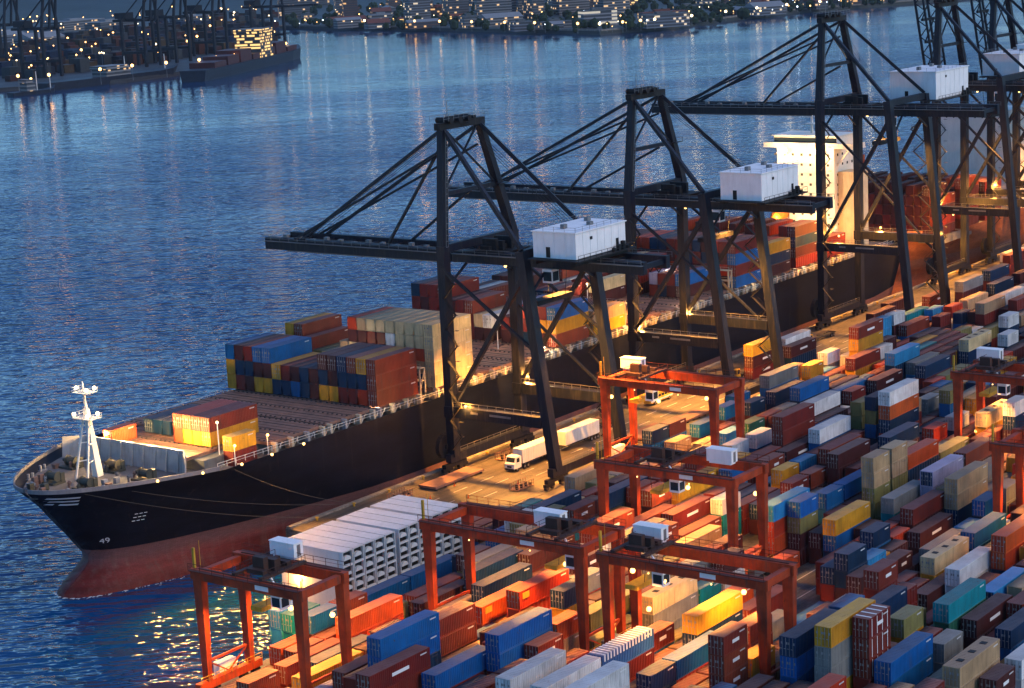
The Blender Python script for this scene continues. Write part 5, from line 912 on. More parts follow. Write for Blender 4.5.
def door_mb(s, W=CW, Hh=CH):
    mb = MB(); y0, y1 = (.02, W / 2 - .17) if s > 0 else (-W / 2 + .17, -.02)
    mb.box(.03, y0, .17, .085, y1, Hh - .16)
    for k in range(3): z = .35 + k * (Hh - .6) / 3; mb.box(.015, y0 + .08, z, .03, y1 - .08, z + (Hh - .9) / 3.4)
    for q in (.22, .74): y = y0 + (y1 - y0) * q; mb.tube((-.01, y, .12), (-.01, y, Hh - .1), .035, None, 6, 1); mb.box(-.03, y - .02, 1.1, 0.01, y + .32, 1.18, 1)
    for q in (.1, .8): mb.box(.0, y0 + (y1 - y0) * q - .12, Hh * .62, .02, y0 + (y1 - y0) * q + .12, Hh * .74, 1)
    return mb
SH = {}
for key, L in (('L', L40), ('S', L20)):
    SH[key] = dict(body=shell(L).mesh('container_body'), roof=roof_mb(L).mesh('container_roof'), d0=door_mb(-1).mesh('door'), d1=door_mb(1).mesh('door'), L=L)
    q = shell(L, fine=False); nb = len(q.f); q2 = roof_mb(L); k = len(q.v); q.v += q2.v; q.f += [tuple(i + k for i in f) for f in q2.f]; q.m += [1] * len(q2.f); SH[key]['one'] = q.mesh('container_single')
    for m_, n in ((SH[key]['body'], 2), (SH[key]['roof'], 1), (SH[key]['d0'], 2), (SH[key]['d1'], 2), (SH[key]['one'], 2)):
        for i in range(n): m_.materials.append(ROD)
    mb = MB(); mb.box(L * .36, -CW / 2 - .035, 1.25, L * .64, -CW / 2 - .005, 1.75); SH[key]['plate'] = mb.mesh('side_board'); SH[key]['plate'].materials.append(MARK)
    mb = MB()
    for i in range(4): x = L * (.12 + i * .24); mb.box(x, -CW / 2 - .03, .2, x + .12, -CW / 2 - .004, CH - .15); mb.box(x, -CW / 2 + .1, CH + .03, x + .3, CW / 2 - .1, CH + .045)
    SH[key]['stripe'] = mb.mesh('white_stripe'); SH[key]['stripe'].materials.append(MARK)
    mb = MB(); mb.box(L * .06, -CW / 2 - .035, 1.5, L * .19, -CW / 2 - .005, 2.5); SH[key]['mark'] = mb.mesh('yellow_board'); SH[key]['mark'].materials.append(YELLOW)
    mb = MB()
    for i in range(16): x = L * (.03 + i * .06); mb.box(x, -CW / 2 + .05, CH + .02, x + .34, CW / 2 - .05, CH + .12); mb.box(x, -CW / 2 - .05, CH - .9, x + .34, -CW / 2 - .006, CH + .1)
    SH[key]['bows'] = mb.mesh('roof_bow'); SH[key]['bows'].materials.append(paint('tarp_white', (.6, .62, .68), .7, wear=.2))
    mb = MB()
    for i in range(3): x = L * (.18 + i * .29); mb.box(x, -.5, CH + .03, x + .9, .4, CH + .10)
    SH[key]['vents'] = mb.mesh('roof_hatch'); SH[key]['vents'].materials.append(DARK)
# every container of the scene: x0, y centre, z0, size, colour, flag, height factor, stack id, tier (0 = lowest), tiers, place
CT = []
def stack(x, yc, z0, size, cols, flag='-', hf=1., place='yard'):
    n = len(cols); sid = len(CT)
    for i, c in enumerate(reversed(cols)):
        CT.append(dict(x=x, y=yc, z=z0 + i * CH * hf, s=size, c=c, f=flag if i == n - 1 or flag in 'ws' else '-', h=hf, sid=sid, t=i, n=n, ab=cols[n - 2 - i] if i < n - 1 else None, be=cols[n - i] if i else None, pl=place))
P0, PIT = 2.95, 106.3
CODE = 'RKOBNLTWGAYECVPS'; FLAGS = '-ykvwszfr'
for rec in STACKS:     # x, row, 0 = long / 1 = short, mark, colours from the top down
    stack(rec[0], PIT + rec[1] * P0 + CW / 2, .012, 'LS'[rec[2]], ''.join(CODE[i] for i in rec[4:]), FLAGS[rec[3]])
rs = random.Random(21)
def ybay(c): return 264.1 + c * 2.64
ZH = 16.53
def bay(x, spec, hf=1.):
    for c, cols in spec.items(): stack(x, ybay(c), ZH, 'L', cols, '-', hf, 'ship')
def rnd(n, pal='RRKKNBO'): return ''.join(rs.choice(pal) for _ in range(n))
# first bay: three blocks across
bay(304.5, {0: 'RRR', 1: 'YNO', 2: 'RNR', 3: 'NNR', 4: 'KKY', 5: 'KNY', 6: 'KK', 7: 'NN', 8: 'KB', 9: 'RN', 10: 'YN', 11: 'BKY', 12: 'BKY', 13: 'RNK', 14: 'KNR', 15: 'BYY'}, 1.14)  # blue and teal boxes set to navy, shade of their ends in the colour
second_bay = ((12, 12, 12, 12, 12), (12, 12, 2, 9, 4), (12, 12, 2, 7, 4), (12, 12, 0, 12, 2), (12, 7, 0, 12, 0), (12, 0, 12, 1, 0), (12, 0, 12, 1, 4), (9, 1, 9, 1, 0), (2, 1, 12, 1, 0), (9, 1, 4), (12, 4), (12, 0), (11, 12), (0, 0, 1), (0, 1, 0, 1), (10, 0, 0, 1))
for c, nums in enumerate(second_bay): stack(323.6, ybay(c), ZH, 'L', ''.join(CODE[i] for i in nums), '-', .95, 'ship')
bay(368.2, {0: 'BYR', 1: 'RYK', 2: 'PRK', 3: 'ORN', 4: 'PRK', 5: 'RK', 7: 'WK', 8: 'CK', 9: 'RRR', 10: 'RRK', 11: 'KRR', 12: 'RRRK', 13: 'RRKR', 14: 'RKRK', 15: 'NRRK'}, 1.08)
bay(383.4, {0: 'AY', 1: 'YR', 2: 'KN', 3: 'RK', 4: 'OR', 9: 'RK', 10: 'RK', 11: 'KN', 12: 'RRK', 13: 'WRK', 14: 'KRK'}, 1.0)
bay(400.2, {9: 'RK', 10: 'NK', 11: 'RR', 12: 'KRN', 13: 'RRK', 14: 'RNK', 15: 'KRK'}, 1.05)
bay(416.2, {8: 'CK', 10: 'RK', 11: 'WR', 12: 'RKN', 13: 'RRK', 14: 'KRR'}, 1.05)
bay(432.2, {2: 'BK', 3: 'RK', 4: 'RN', 5: 'PR', 7: 'RRK', 8: 'RKR', 9: 'CRK', 10: 'RRN', 11: 'RKK', 12: 'RRRK', 13: 'RNRK', 14: 'RRKK'}, 1.05)
bay(449.5, {c: ('RBRB' if c == 0 else rnd(4, 'RRKKNO')) for c in range(15)}, 1.05)
bay(465.6, {c: ('YNK' if c == 0 else rnd(3)) for c in range(15)}, 1.05)
bay(481.7, {c: ('KNKR' if c == 0 else rnd(3 + c % 2, 'RRKKO')) for c in range(15)}, 1.0)
bay(497.8, {c: rnd(2 + (c > 5), 'RKRKO') for c in range(15)}, 1.0)
for c in range(16): stack(572, ybay(c), 11.65, 'L', rnd(4 + c % 2, 'KKR'), '-', 1.1, 'second ship'); stack(590, ybay(c), 11.65, 'L', rnd(5 - c % 2, 'KKR'), '-', 1.1, 'second ship')
for c in range(0, 16): stack(608, ybay(c), 11.65, 'L', rnd(4, 'KKR'), '-', 1.1, 'second ship')
stack(257.6, 291.6, ZH, 'S', 'O', '-', 1., 'ship')
for y, cc in ((272.3, 'RY'), (274.75, 'RY'), (277.2, 'OY'), (279.65, 'OO')): stack(264.9, y, ZH, 'L', cc, '-', 1., 'ship')
for y in (286.2, 288.7, 291.2): stack(268, y, ZH, 'L', 'N', '-', 1., 'ship')
stack(264.3, 266.0, 13.62, 'S', 'YR', '-', 1., 'ship')

# foam where the swell meets the bow
FOAM = paint('foam_white', (.62, .68, .72), .8, wear=.1, streak=False); rf_ = random.Random(9); mb = MB()
for k in range(150):
    t = rf_.random() ** 1.6; x = 236.0 + t * 26 + rf_.gauss(0, .25); s = -1 if k % 3 else 1; y = YC + s * (HXS[1](x, -6.9) + .25 + abs(rf_.gauss(0, .5))); r = rf_.uniform(.08, .42) * (1 - .5 * t)
    mb.face([(x + r * math.cos(a * PI / 3) * rf_.uniform(.6, 1.3), y + r * .6 * math.sin(a * PI / 3) * rf_.uniform(.6, 1.3), WZ + .012 + .0004 * k) for a in range(6)])
tag(build(mb, 'foam', FOAM), 'flecks of white foam on the water along the ship bow', 'foam', None, 'stuff')

# floodlights added on the ship's rail for gold glints on the water by the bow
for x in (247, 255, 263, 271, 280):
    y = (hull_y(x, 13.9) or 264) - .9
    mb = MB(); mb.beam((x, y + 1.2, 14.7), (x, y, 14.9), .12, .12); build(mb, 'glint_lamp_arm', WMAST, ship); globe((x, y, 14.8), ship, .28, GL_W, 'floodlight')
    lamp((x, y - .1, 14.5), OVERS, WARM, 'SPOT', (x - 26, 222, WZ), 120, .6, ship)
for x in (240.3, 253.8): stack(x, 215.2, .012, 'L', 'B')
# what each container shows from the terminal's camera side (half resolution): the largest in view become things, the rest one mass
vs, fs, own = [], [], []
def addbox(x0, y0, z0, x1, y1, z1, o):
    n = len(vs); vs.extend([(x0, y0, z0), (x1, y0, z0), (x1, y1, z0), (x0, y1, z0), (x0, y0, z1), (x1, y0, z1), (x1, y1, z1), (x0, y1, z1)])
    for q in ((0, 3, 2, 1), (4, 5, 6, 7), (0, 1, 5, 4), (1, 2, 6, 5), (2, 3, 7, 6), (3, 0, 4, 7)): fs.append(tuple(n + i for i in q)); own.append(o)
for i, c in enumerate(CT):
    L = L40 if c['s'] == 'L' else L20; addbox(c['x'], c['y'] - CW / 2, c['z'], c['x'] + L, c['y'] + CW / 2, c['z'] + CH * c['h'], i)
addbox(260, 262, -7, 548, 304, 15, -1); addbox(524, 273, 15, 537, 294, 47, -1); addbox(240, 217.2, 0, 272, 231.4, 10.4, -1)
for (a, b, c_, d, e, f_) in ((321, 221, 47, 338, 231, 52.5), (390, 221, 48.9, 407, 231.5, 55), (491, 236, 61, 515, 247, 68)): addbox(a, b, c_, d, e, f_, -1)
bvh = BVHTree.FromPolygons(vs, fs); cnt = [0] * len(CT); org = Vector((0, 0, H))
for py in range(1, 688, 2):
    for px in range(1, 1024, 2):
        d = r2 * (px - 512) + d2 * (py - 344) + fwd * F
        if d.z > 0: continue
        h = bvh.ray_cast(org, d.normalized())
        if h[0] is not None:
            o = own[h[2]]
            if o >= 0: cnt[o] += 1
order = sorted(range(len(CT)), key=lambda i: -cnt[i]); SEEN = [i for i in order[:292] if cnt[i] > 2]
seen = set(SEEN)
LAND = [((205, 200), 'by the corner gantry'), ((241, 181), 'by the reefer gantry'), ((284, 178), 'by the middle gantry'), ((239, 148), 'by the nearest gantry'), ((339, 214), 'by the apron gantry'), ((373, 152), 'by the right-hand gantry'), ((324, 123), 'by the half-hidden gantry'),
        ((332, 230), 'by the first crane'), ((402, 228), 'by the second crane'), ((495, 226), 'by the tall crane'), ((567, 226), 'by raised-boom cranes')]
def place_of(c):
    if c['pl'] == 'ship':
        x = c['x']; return 'on the foredeck hatch' if x < 300 else 'in the bow bay' if x < 320 else 'in the second bay' if x < 350 else 'amidships' if x < 440 else 'near the bridge'
    if c['pl'] == 'second ship': return 'on the brown ship'
    u, v, z = pix((c['x'] + 6, c['y'], c['z'])); best = min(LAND, key=lambda l: (c['x'] + 5 - l[0][0]) ** 2 * .5 + (c['y'] - l[0][1]) ** 2)
    if (c['x'] + 5 - best[0][0]) ** 2 * .5 + (c['y'] - best[0][1]) ** 2 < 24 ** 2: return best[1]
    if v > 600 and u < 560: return 'at lower left'
    if v > 590: return 'at lower right'
    if u > 930: return 'along the right edge'
    return 'in middle rows' if v > 420 else 'in far rows'
def key_of(c):
    nm = PALC[c['c']][0]; nm = 'striped blue' if c['c'] == 'S' else nm
    if c['n'] == 1: st = 'standing alone'
    elif c['ab'] is None: st = 'topping a %s one' % PALC[c['be']][0]
    else: st = 'under a %s one' % PALC[c['ab']][0]
    st = st.replace(' a olive', ' an olive').replace(' a orange', ' an orange')
    return '%s %s container %s %s' % (nm, 'long' if c['s'] == 'L' else 'short', st, place_of(c))
groups = {}
for i in SEEN: groups.setdefault(key_of(CT[i]), []).append(i)
ORD = ['leftmost', 'second from left', 'third from left', 'fourth from left', 'fifth from left', 'sixth from left', 'seventh from left', 'eighth from left', 'ninth from left', 'tenth from left', 'eleventh from left', 'twelfth from left']
label_of = {}
for k, ids in groups.items():
    ids.sort(key=lambda i: pix((CT[i]['x'], CT[i]['y'], CT[i]['z']))[0])
    for j, i in enumerate(ids): label_of[i] = k if len(ids) == 1 else k + ', ' + (ORD[j] if j < len(ORD) - 1 else 'rightmost')
def setm(o, mats):
    for s, m in zip(o.material_slots, mats): s.link = 'OBJECT'; s.material = m
for i in SEEN:
    c = CT[i]; S = SH[c['s']]; body, roof = CM[c['c']]; rooted = cnt[i] >= 26
    grp = {'ship': 'containers on the black ship', 'second ship': 'containers on the brown ship'}.get(c['pl'], 'containers stacked in the yard')
    if rooted:
        o = bpy.data.objects.new('shipping_container', None); COL.objects.link(o); o.empty_display_size = .5
        parts = [('container_shell', 'body', (body, MARK)), ('container_roof', 'roof', (roof,)), ('door', 'd0', (CM['N'][0] if 'k' in c['f'] else body, ROD)), ('door', 'd1', (CM['N'][0] if 'k' in c['f'] else body, ROD))]
        if 'w' in c['f'] or (c['pl'] == 'yard' and c['c'] in 'RK' and rs.random() < .45): parts.append(('side_board', 'plate', None))
        if 'y' in c['f']: parts.append(('side_board', 'mark', None))
        if 's' in c['f']: parts.append(('white_stripe', 'stripe', None))
        if c['c'] == 'S': parts.append(('roof_bow', 'bows', None))
        if 'v' in c['f'] or 'r' in c['f']: parts.append(('roof_hatch', 'vents', None))
        for nm, k, ms in parts:
            p = bpy.data.objects.new(nm, S[k]); COL.objects.link(p); p.parent = o
            if ms: setm(p, ms)
    else:
        o = bpy.data.objects.new('shipping_container', S['one']); COL.objects.link(o); setm(o, (body, roof))
    o.location = (c['x'], c['y'], c['z']); o.scale = (1, 1, c['h'] * .995)
    if c['pl'] == 'yard': o.location.x += rs.uniform(-.05, .05); o.location.y += rs.uniform(-.06, .06)
    tag(o, label_of[i], 'container', grp)
# the rest: one mass
import numpy as np
mlist, mix_ = [], {}
V_, LV_, LS_, MI_ = [], [], [], []; nv = nl = 0
def arr(me):
    a = np.empty(len(me.vertices) * 3, np.float32); me.vertices.foreach_get('co', a); l = np.empty(len(me.loops), np.int32); me.loops.foreach_get('vertex_index', l)
    s = np.empty(len(me.polygons), np.int32); me.polygons.foreach_get('loop_start', s); m = np.empty(len(me.polygons), np.int32); me.polygons.foreach_get('material_index', m)
    return a.reshape(-1, 3), l, s, m
AR = {k: arr(SH[k]['one']) for k in 'LS'}
for i, c in enumerate(CT):
    if i in seen: continue
    a, l, s, m = AR[c['s']]
    if c['c'] not in mix_: mix_[c['c']] = len(mlist); mlist += list(CM[c['c']])
    V_.append(a * (1, 1, c['h'] * .995) + (c['x'], c['y'], c['z'])); LV_.append(l + nv); LS_.append(s + nl); MI_.append(m + mix_[c['c']]); nv += len(a); nl += len(l)
me = bpy.data.meshes.new('container_stacks'); V_ = np.concatenate(V_); LV_ = np.concatenate(LV_); LS_ = np.concatenate(LS_); MI_ = np.concatenate(MI_)
me.vertices.add(len(V_)); me.vertices.foreach_set('co', V_.astype(np.float32).ravel()); me.loops.add(len(LV_)); me.loops.foreach_set('vertex_index', LV_.astype(np.int32))
me.polygons.add(len(LS_)); me.polygons.foreach_set('loop_start', LS_.astype(np.int32)); me.polygons.foreach_set('material_index', MI_.astype(np.int32))
for m in mlist: me.materials.append(m)
me.update(calc_edges=True); me.validate()
o = bpy.data.objects.new('container_stacks', me); COL.objects.link(o); tag(o, 'remaining stacked containers filling the rows between and behind the others', 'containers', None, 'stuff')
# ------------------------------------------------------------------ reefer stack
RWH = paint('reefer_white', (.60, .62, .62), .5, wear=.12, rust=.08, scale=.6); RROOF = paint('reefer_roof', (.66, .68, .69), .6, wear=.15, rust=.06, dust=.2, scale=.5); RDK = paint('reefer_grille_shade', (.015, .017, .02), .6, wear=.2)
LR = 14.2; HR = 2.58
mb = MB(); f = .14; W = 2.55
mb.box(0, .75, 0, W, LR, HR - .03); mb.box(.02, .35, 0, .12, .75, HR - .03); mb.box(W - .12, .35, 0, W - .02, .75, HR - .03)
for x in (0, W - f): mb.box(x, 0, 0, x + f, .35, HR)
for z in (0, HR - .16): mb.box(f, 0, z, W - f, .35, z + .16)
m_shell = mb.mesh('reefer_shell'); m_shell.materials.append(RWH)
mb = MB(); mb.box(.02, .02, HR - .03, W - .02, LR - .02, HR); m_roof = mb.mesh('reefer_roof'); m_roof.materials.append(RROOF)
mb = MB(); mb.box(.13, .55, .12, W - .13, .745, 2.42);  # dark panel: black grille, plus recess shade painted in around it
for k in range(3): mb.box(.2, .4, .22 + k * .12, W - .2, .54, .27 + k * .12)
m_gr = mb.mesh('cooling_unit'); m_gr.materials.append(RDK)
mb = MB(); n = 14
pr_ = [(W / 2 + .9 * math.cos(PI * k / n), .95 + .78 * math.sin(PI * k / n)) for k in range(n + 1)]
k0 = len(mb.v); mb.v += [(a, .08, b) for a, b in pr_] + [(a, .54, b) for a, b in pr_]; mb.f.append(tuple(range(k0, k0 + n + 1)))
mb.m.append(0)
for k in range(n): mb.f.append((k0 + k + 1, k0 + k, k0 + n + 1 + k, k0 + n + 2 + k)); mb.m.append(0)
m_fan = mb.mesh('fan_cover'); m_fan.materials.append(RWH)
xs3 = [(240.4 + 2.78 * k, 'bow-end') for k in range(5)] + [(255.1 + 2.78 * k, 'middle') for k in range(3)] + [(264.3 + 2.78 * k, 'far') for k in range(3)]
WORDS = ['first', 'second', 'third', 'fourth', 'fifth']; TI = ['bottom', 'lower', 'upper', 'top']; seq = {}
for x, blk in xs3:
    j = seq.get(blk, 0); seq[blk] = j + 1
    for t in range(4):
        o = bpy.data.objects.new('refrigerated_container', None); COL.objects.link(o); o.location = (x, 217.2, .012 + t * (HR + .01))
        tag(o, 'white reefer in the %s tier, %s column of the %s reefer block' % (TI[t], WORDS[j], blk), 'reefer container', 'white refrigerated containers by the ship bow')
        for nm, m_ in (('container_shell', m_shell), ('container_roof', m_roof), ('cooling_unit', m_gr)):
            p = bpy.data.objects.new(nm, m_); COL.objects.link(p); p.parent = o
        q = bpy.data.objects.new('fan_cover', m_fan); COL.objects.link(q); q.parent = p
# ------------------------------------------------------------------ far terminal across the water
def px_ground(u, v, z=0.):
    d = r2 * (u - 512) + d2 * (v - 344) + fwd * F; t = (z - H) / d.z; return (d.x * t, d.y * t)
FARG = asphalt('far_ground', (.05, .05, .055), .05)
mb = MB(); mb.prism([(880, 1470), (1176, 1432), (1217, 1402), (1270, 1370), (1340, 1382), (1471, 1402), (1561, 1430), (1640, 1500), (1660, 2050), (880, 2050)], -10, -3.5); struct(mb, 'opposite_terminal_ground', FARG)
mb = MB(); mb.prism([(1200, 3100), (1750, 2350), (2094, 1933), (2001, 1602), (1938, 1417), (1884, 1267), (1995, 1232), (2141, 1237), (2278, 1230), (2413, 1172), (2700, 1050), (6900, 700), (6900, 6900), (1200, 6900)], -12, -3.); struct(mb, 'opposite_shore', asphalt('shore_ground', (.035, .045, .04), .03))
mb = MB(); q = [(1760, 2345), (2100, 1935), (2006, 1604), (1943, 1419), (1889, 1270), (1996, 1236), (2142, 1241), (2279, 1234), (2414, 1176), (2700, 1054)]
for a, b in zip(q, q[1:]): mb.beam((a[0], a[1], -2.2), (b[0], b[1], -2.2), 3, 1.8)
struct(mb, 'sea_wall', CONC)
def hill_mesh():
    mb = MB(); n = 46; rh = random.Random(5); ph = [rh.uniform(0, 6) for _ in range(6)]
    for i in range(n + 1):
        for j in range(n + 1):
            x = 2300 + i * 100.; y = 1500 + j * 110.; d = max(0., min(1., (math.hypot(x, y) - 3050) / 1700.))
            z = -6 + 110 * d * d * (1 + .5 * math.sin(x * .0021 + ph[0]) * math.cos(y * .0017 + ph[1]) + .25 * math.sin(x * .006 + y * .004 + ph[2])); mb.v.append((x, y, z))
    for i in range(n):
        for j in range(n): a = i * (n + 1) + j; mb.f.append((a, a + n + 1, a + n + 2, a + 1)); mb.m.append(0)
    return mb
struct(hill_mesh(), 'hills', asphalt('hill_green', (.022, .035, .022), .04))
def window_mat(name, wall, lit, frac, strength, cell=(3.2, 3.4)):
    m, nt, b = new_mat(name); tc = nd(nt, 'ShaderNodeTexCoord'); oi = nd(nt, 'ShaderNodeObjectInfo')
    mp = mapping(nt, tc.outputs['Object'], (1 / cell[0], 1 / cell[0], 1 / cell[1])); fl = nd(nt, 'ShaderNodeVectorMath', operation='FLOOR'); nt.links.new(mp, fl.inputs[0])
    fr = nd(nt, 'ShaderNodeVectorMath', operation='FRACTION'); nt.links.new(mp, fr.inputs[0]); sp = nd(nt, 'ShaderNodeSeparateXYZ'); nt.links.new(fr.outputs[0], sp.inputs[0])
    wn = nd(nt, 'ShaderNodeTexWhiteNoise', noise_dimensions='4D'); nt.links.new(fl.outputs[0], wn.inputs['Vector']); nt.links.new(oi.outputs['Random'], wn.inputs['W'])
    gt = nd(nt, 'ShaderNodeMath', operation='LESS_THAN'); nt.links.new(wn.outputs['Value'], gt.inputs[0]); gt.inputs[1].default_value = frac
    zz = nd(nt, 'ShaderNodeMath', operation='GREATER_THAN'); nt.links.new(sp.outputs[2], zz.inputs[0]); zz.inputs[1].default_value = .4
    geo = nd(nt, 'ShaderNodeNewGeometry'); gs = nd(nt, 'ShaderNodeSeparateXYZ'); nt.links.new(geo.outputs['Normal'], gs.inputs[0]); ab = nd(nt, 'ShaderNodeMath', operation='ABSOLUTE'); nt.links.new(gs.outputs[2], ab.inputs[0])
    ls = nd(nt, 'ShaderNodeMath', operation='LESS_THAN'); nt.links.new(ab.outputs[0], ls.inputs[0]); ls.inputs[1].default_value = .5
    p = nd(nt, 'ShaderNodeMath', operation='MULTIPLY'); nt.links.new(gt.outputs[0], p.inputs[0]); nt.links.new(zz.outputs[0], p.inputs[1])
    p2 = nd(nt, 'ShaderNodeMath', operation='MULTIPLY'); nt.links.new(p.outputs[0], p2.inputs[0]); nt.links.new(ls.outputs[0], p2.inputs[1])
    p3 = nd(nt, 'ShaderNodeMath', operation='MULTIPLY'); nt.links.new(p2.outputs[0], p3.inputs[0]); p3.inputs[1].default_value = strength; nt.links.new(p3.outputs[0], b.inputs['Emission Strength'])
    b.inputs['Emission Color'].default_value = (*lit, 1)
    win = nd(nt, 'ShaderNodeMath', operation='MULTIPLY'); nt.links.new(zz.outputs[0], win.inputs[0]); nt.links.new(ls.outputs[0], win.inputs[1])
    nt.links.new(mix(nt, win.outputs[0], wall, (.03, .035, .045)), b.inputs['Base Color']); b.inputs['Roughness'].default_value = .6; return m
WM = [window_mat('facade_grey', (.09, .095, .105), (1, .62, .3), .10, WINS), window_mat('facade_pale', (.17, .17, .175), (1, .62, .28), .10, WINS), window_mat('facade_brick', (.09, .045, .035), (1, .55, .2), .13, WINS), window_mat('facade_office', (.12, .14, .17), (1., .8, .55), .12, WINS * .8)]
WBRIGHT = window_mat('facade_lit_office', (.2, .2, .22), (1., .9, .72), .7, WINS * .55, (14, 4.2)); WGOLD = window_mat('facade_lit_gold', (.12, .08, .05), (1, .6, .2), .5, WINS * 1.5, (2.6, 2.9))
ROOFM = [paint('roof_grey', (.10, .11, .12), .8, wear=.3, streak=False), paint('roof_pale', (.20, .215, .235), .7, wear=.2, streak=False), paint('roof_red', (.16, .06, .045), .8, wear=.3, streak=False)]
rb = random.Random(77); KINDS = [('grey', WM[0]), ('pale', WM[1]), ('brick', WM[2]), ('glassy', WM[3])]
NB = {}
def far_building(x, y, wd, dp, ht, ki, ang, label=None, mat=None, z0=-3.2, roofk=None):
    nm, m = KINDS[ki]; t = thing('far_building', (x, y, z0), label or '', 'building', 'buildings on the opposite shore'); t.rotation_euler.z = ang
    def part(mb, n_, mm): me = mb.mesh(n_); me.materials.append(mm); o = bpy.data.objects.new(n_, me); COL.objects.link(o); o.parent = t
    mb = MB(); mb.box(-wd / 2, -dp / 2, 0, wd / 2, dp / 2, ht); part(mb, 'wall', mat or m)
    rk = rb.randrange(3) if roofk is None else roofk; mb = MB()
    if ht < 13 and rk: mb.prism([(-dp / 2 - .6, 0), (dp / 2 + .6, 0), (0, dp * .22)], -wd / 2 - .6, wd / 2 + .6); mb.v = [(z, a, ht + b) for a, b, z in mb.v]
    else:
        mb.box(-wd / 2 - .3, -dp / 2 - .3, ht, wd / 2 + .3, dp / 2 + .3, ht + .9); mb.box(-wd * .2, -dp * .2, ht + .9, wd * .15, dp * .2, ht + 3.5)
    part(mb, 'roof', ROOFM[rk]); 
    sizew = 'tower' if ht > 40 else 'block' if ht > 16 else 'low house'
    u, v, _ = pix((x, y, z0)); NB.setdefault((nm, sizew, label is None), []).append((u, t, label)); return t
LINE = [(285, 29), (430, 31), (520, 33), (600, 35), (680, 28), (740, 20), (800, 13), (890, 5)]
def shore_v(u):
    for (a, b), (c, d) in zip(LINE, LINE[1:]):
        if u <= c: return b + (d - b) * max(0, u - a) / (c - a)
    return 4
used = []
for k in range(115):
    u = rb.uniform(285, 880); sv = shore_v(u); v = sv - 2.2 - rb.random() ** 1.4 * (sv + 8); x, y = px_ground(u, v, -3)
    if x > 5500 or y > 6000: continue
    wd, dp = rb.uniform(16, 55), rb.uniform(14, 30); ht = rb.choice([7, 8, 10, 12, 15, 18, 24, 30, 48]) if v < sv - 5 else rb.choice([6, 7, 8, 10, 14])
    if any(math.hypot(x - a, y - b) < (wd + c) * .55 for a, b, c in used): continue
    used.append((x, y, wd)); far_building(x, y, wd, dp, ht, rb.randrange(4), rb.choice([-.64, -.5, -.75, .9]))
for u, v, wd, dp, ht, mat, lb in ((598, 25, 42, 20, 17, WBRIGHT, 'white office block with bright strip windows on the opposite shore'), (629, 8, 20, 20, 24, WGOLD, 'tall golden lit building above the opposite shore'), (410, 22, 150, 12, 5, WGOLD, 'long low shed with a continuous lit edge on the opposite shore'), (663, 24, 55, 18, 14, KINDS[1][1], 'pale waterfront building with bright white walls at the far headland'), (575, 4, 18, 18, 75, WM[3], 'dark high-rise block rising above the far town')):
    x, y = px_ground(u, v, -3); far_building(x, y, wd, dp, ht, 1, -.64, lb, mat)
for (nm, sz, auto), lst in NB.items():
    lst.sort(key=lambda r: r[0])
    for j, (u, t, lb) in enumerate(lst):
        if lb: continue
        near = 'leftmost' if j == 0 and len(lst) > 1 else 'rightmost' if j == len(lst) - 1 and len(lst) > 1 else None
        num = ['first', 'second', 'third', 'fourth', 'fifth', 'sixth', 'seventh', 'eighth', 'ninth', 'tenth', 'eleventh', 'twelfth', 'thirteenth', 'fourteenth', 'fifteenth', 'sixteenth', 'seventeenth', 'eighteenth', 'nineteenth', 'twentieth', 'twenty-first', 'twenty-second', 'twenty-third', 'twenty-fourth', 'twenty-fifth', 'twenty-sixth', 'twenty-seventh', 'twenty-eighth', 'twenty-ninth', 'thirtieth'][min(j, 29)]
        t['label'] = '%s %s with lit windows across the water, %s' % (nm, sz, near or num + ' from left')
# tree belts on the far shore: a mass of small crowns
mb = MB()
for k in range(900):
    u = rb.uniform(280, 900); sv = shore_v(u); v = sv - 1.2 - rb.random() * (sv + 10); x, y = px_ground(u, v, -3)
    if x > 5000 or y > 5000: continue
    r = rb.uniform(3, 6.5); mb.ball((x + rb.uniform(-9, 9), y + rb.uniform(-9, 9), -3 + r * .9), r, 6, 0, rb.uniform(.8, 1.3))
o = build(mb, 'far_trees', paint('tree_dark', (.018, .035, .016), .9, wear=.5, streak=False, scale=.3)); tag(o, 'dark mass of trees between the houses of the opposite shore', 'trees', None, 'stuff')
# lamps
LMESH = {}
def lamp_post(x, y, ht, glass, label, group, z0=-3.2, r=1.1):
    key = (ht, glass.name, r)
    t = bpy.data.objects.new('street_lamp', None); COL.objects.link(t); t.location = (x, y, z0); tag(t, label, 'lamp', group); BASE[t.name] = (x, y, z0)
    if key not in LMESH:
        a = MB(); a.tube((0, 0, 0), (0, 0, ht), .25, .15, 6); a = a.mesh('post'); a.materials.append(GALV); b = MB(); b.ball((0, 0, ht + r * .8), r, 6); b = b.mesh('lamp_head'); b.materials.append(glass); LMESH[key] = (a, b)
    for n_, me in zip(('post', 'lamp_head'), LMESH[key]): p = bpy.data.objects.new(n_, me); COL.objects.link(p); p.parent = t
    return t
GFA, GFW, GFC = glow('far_lamp_amber', (1, .5, .15), FARG_S), glow('far_lamp_warm', (1, .75, .4), FARG_S), glow('far_lamp_cool', (.75, .87, 1), FARG_S)
GRP = 'lamps along the opposite shore'
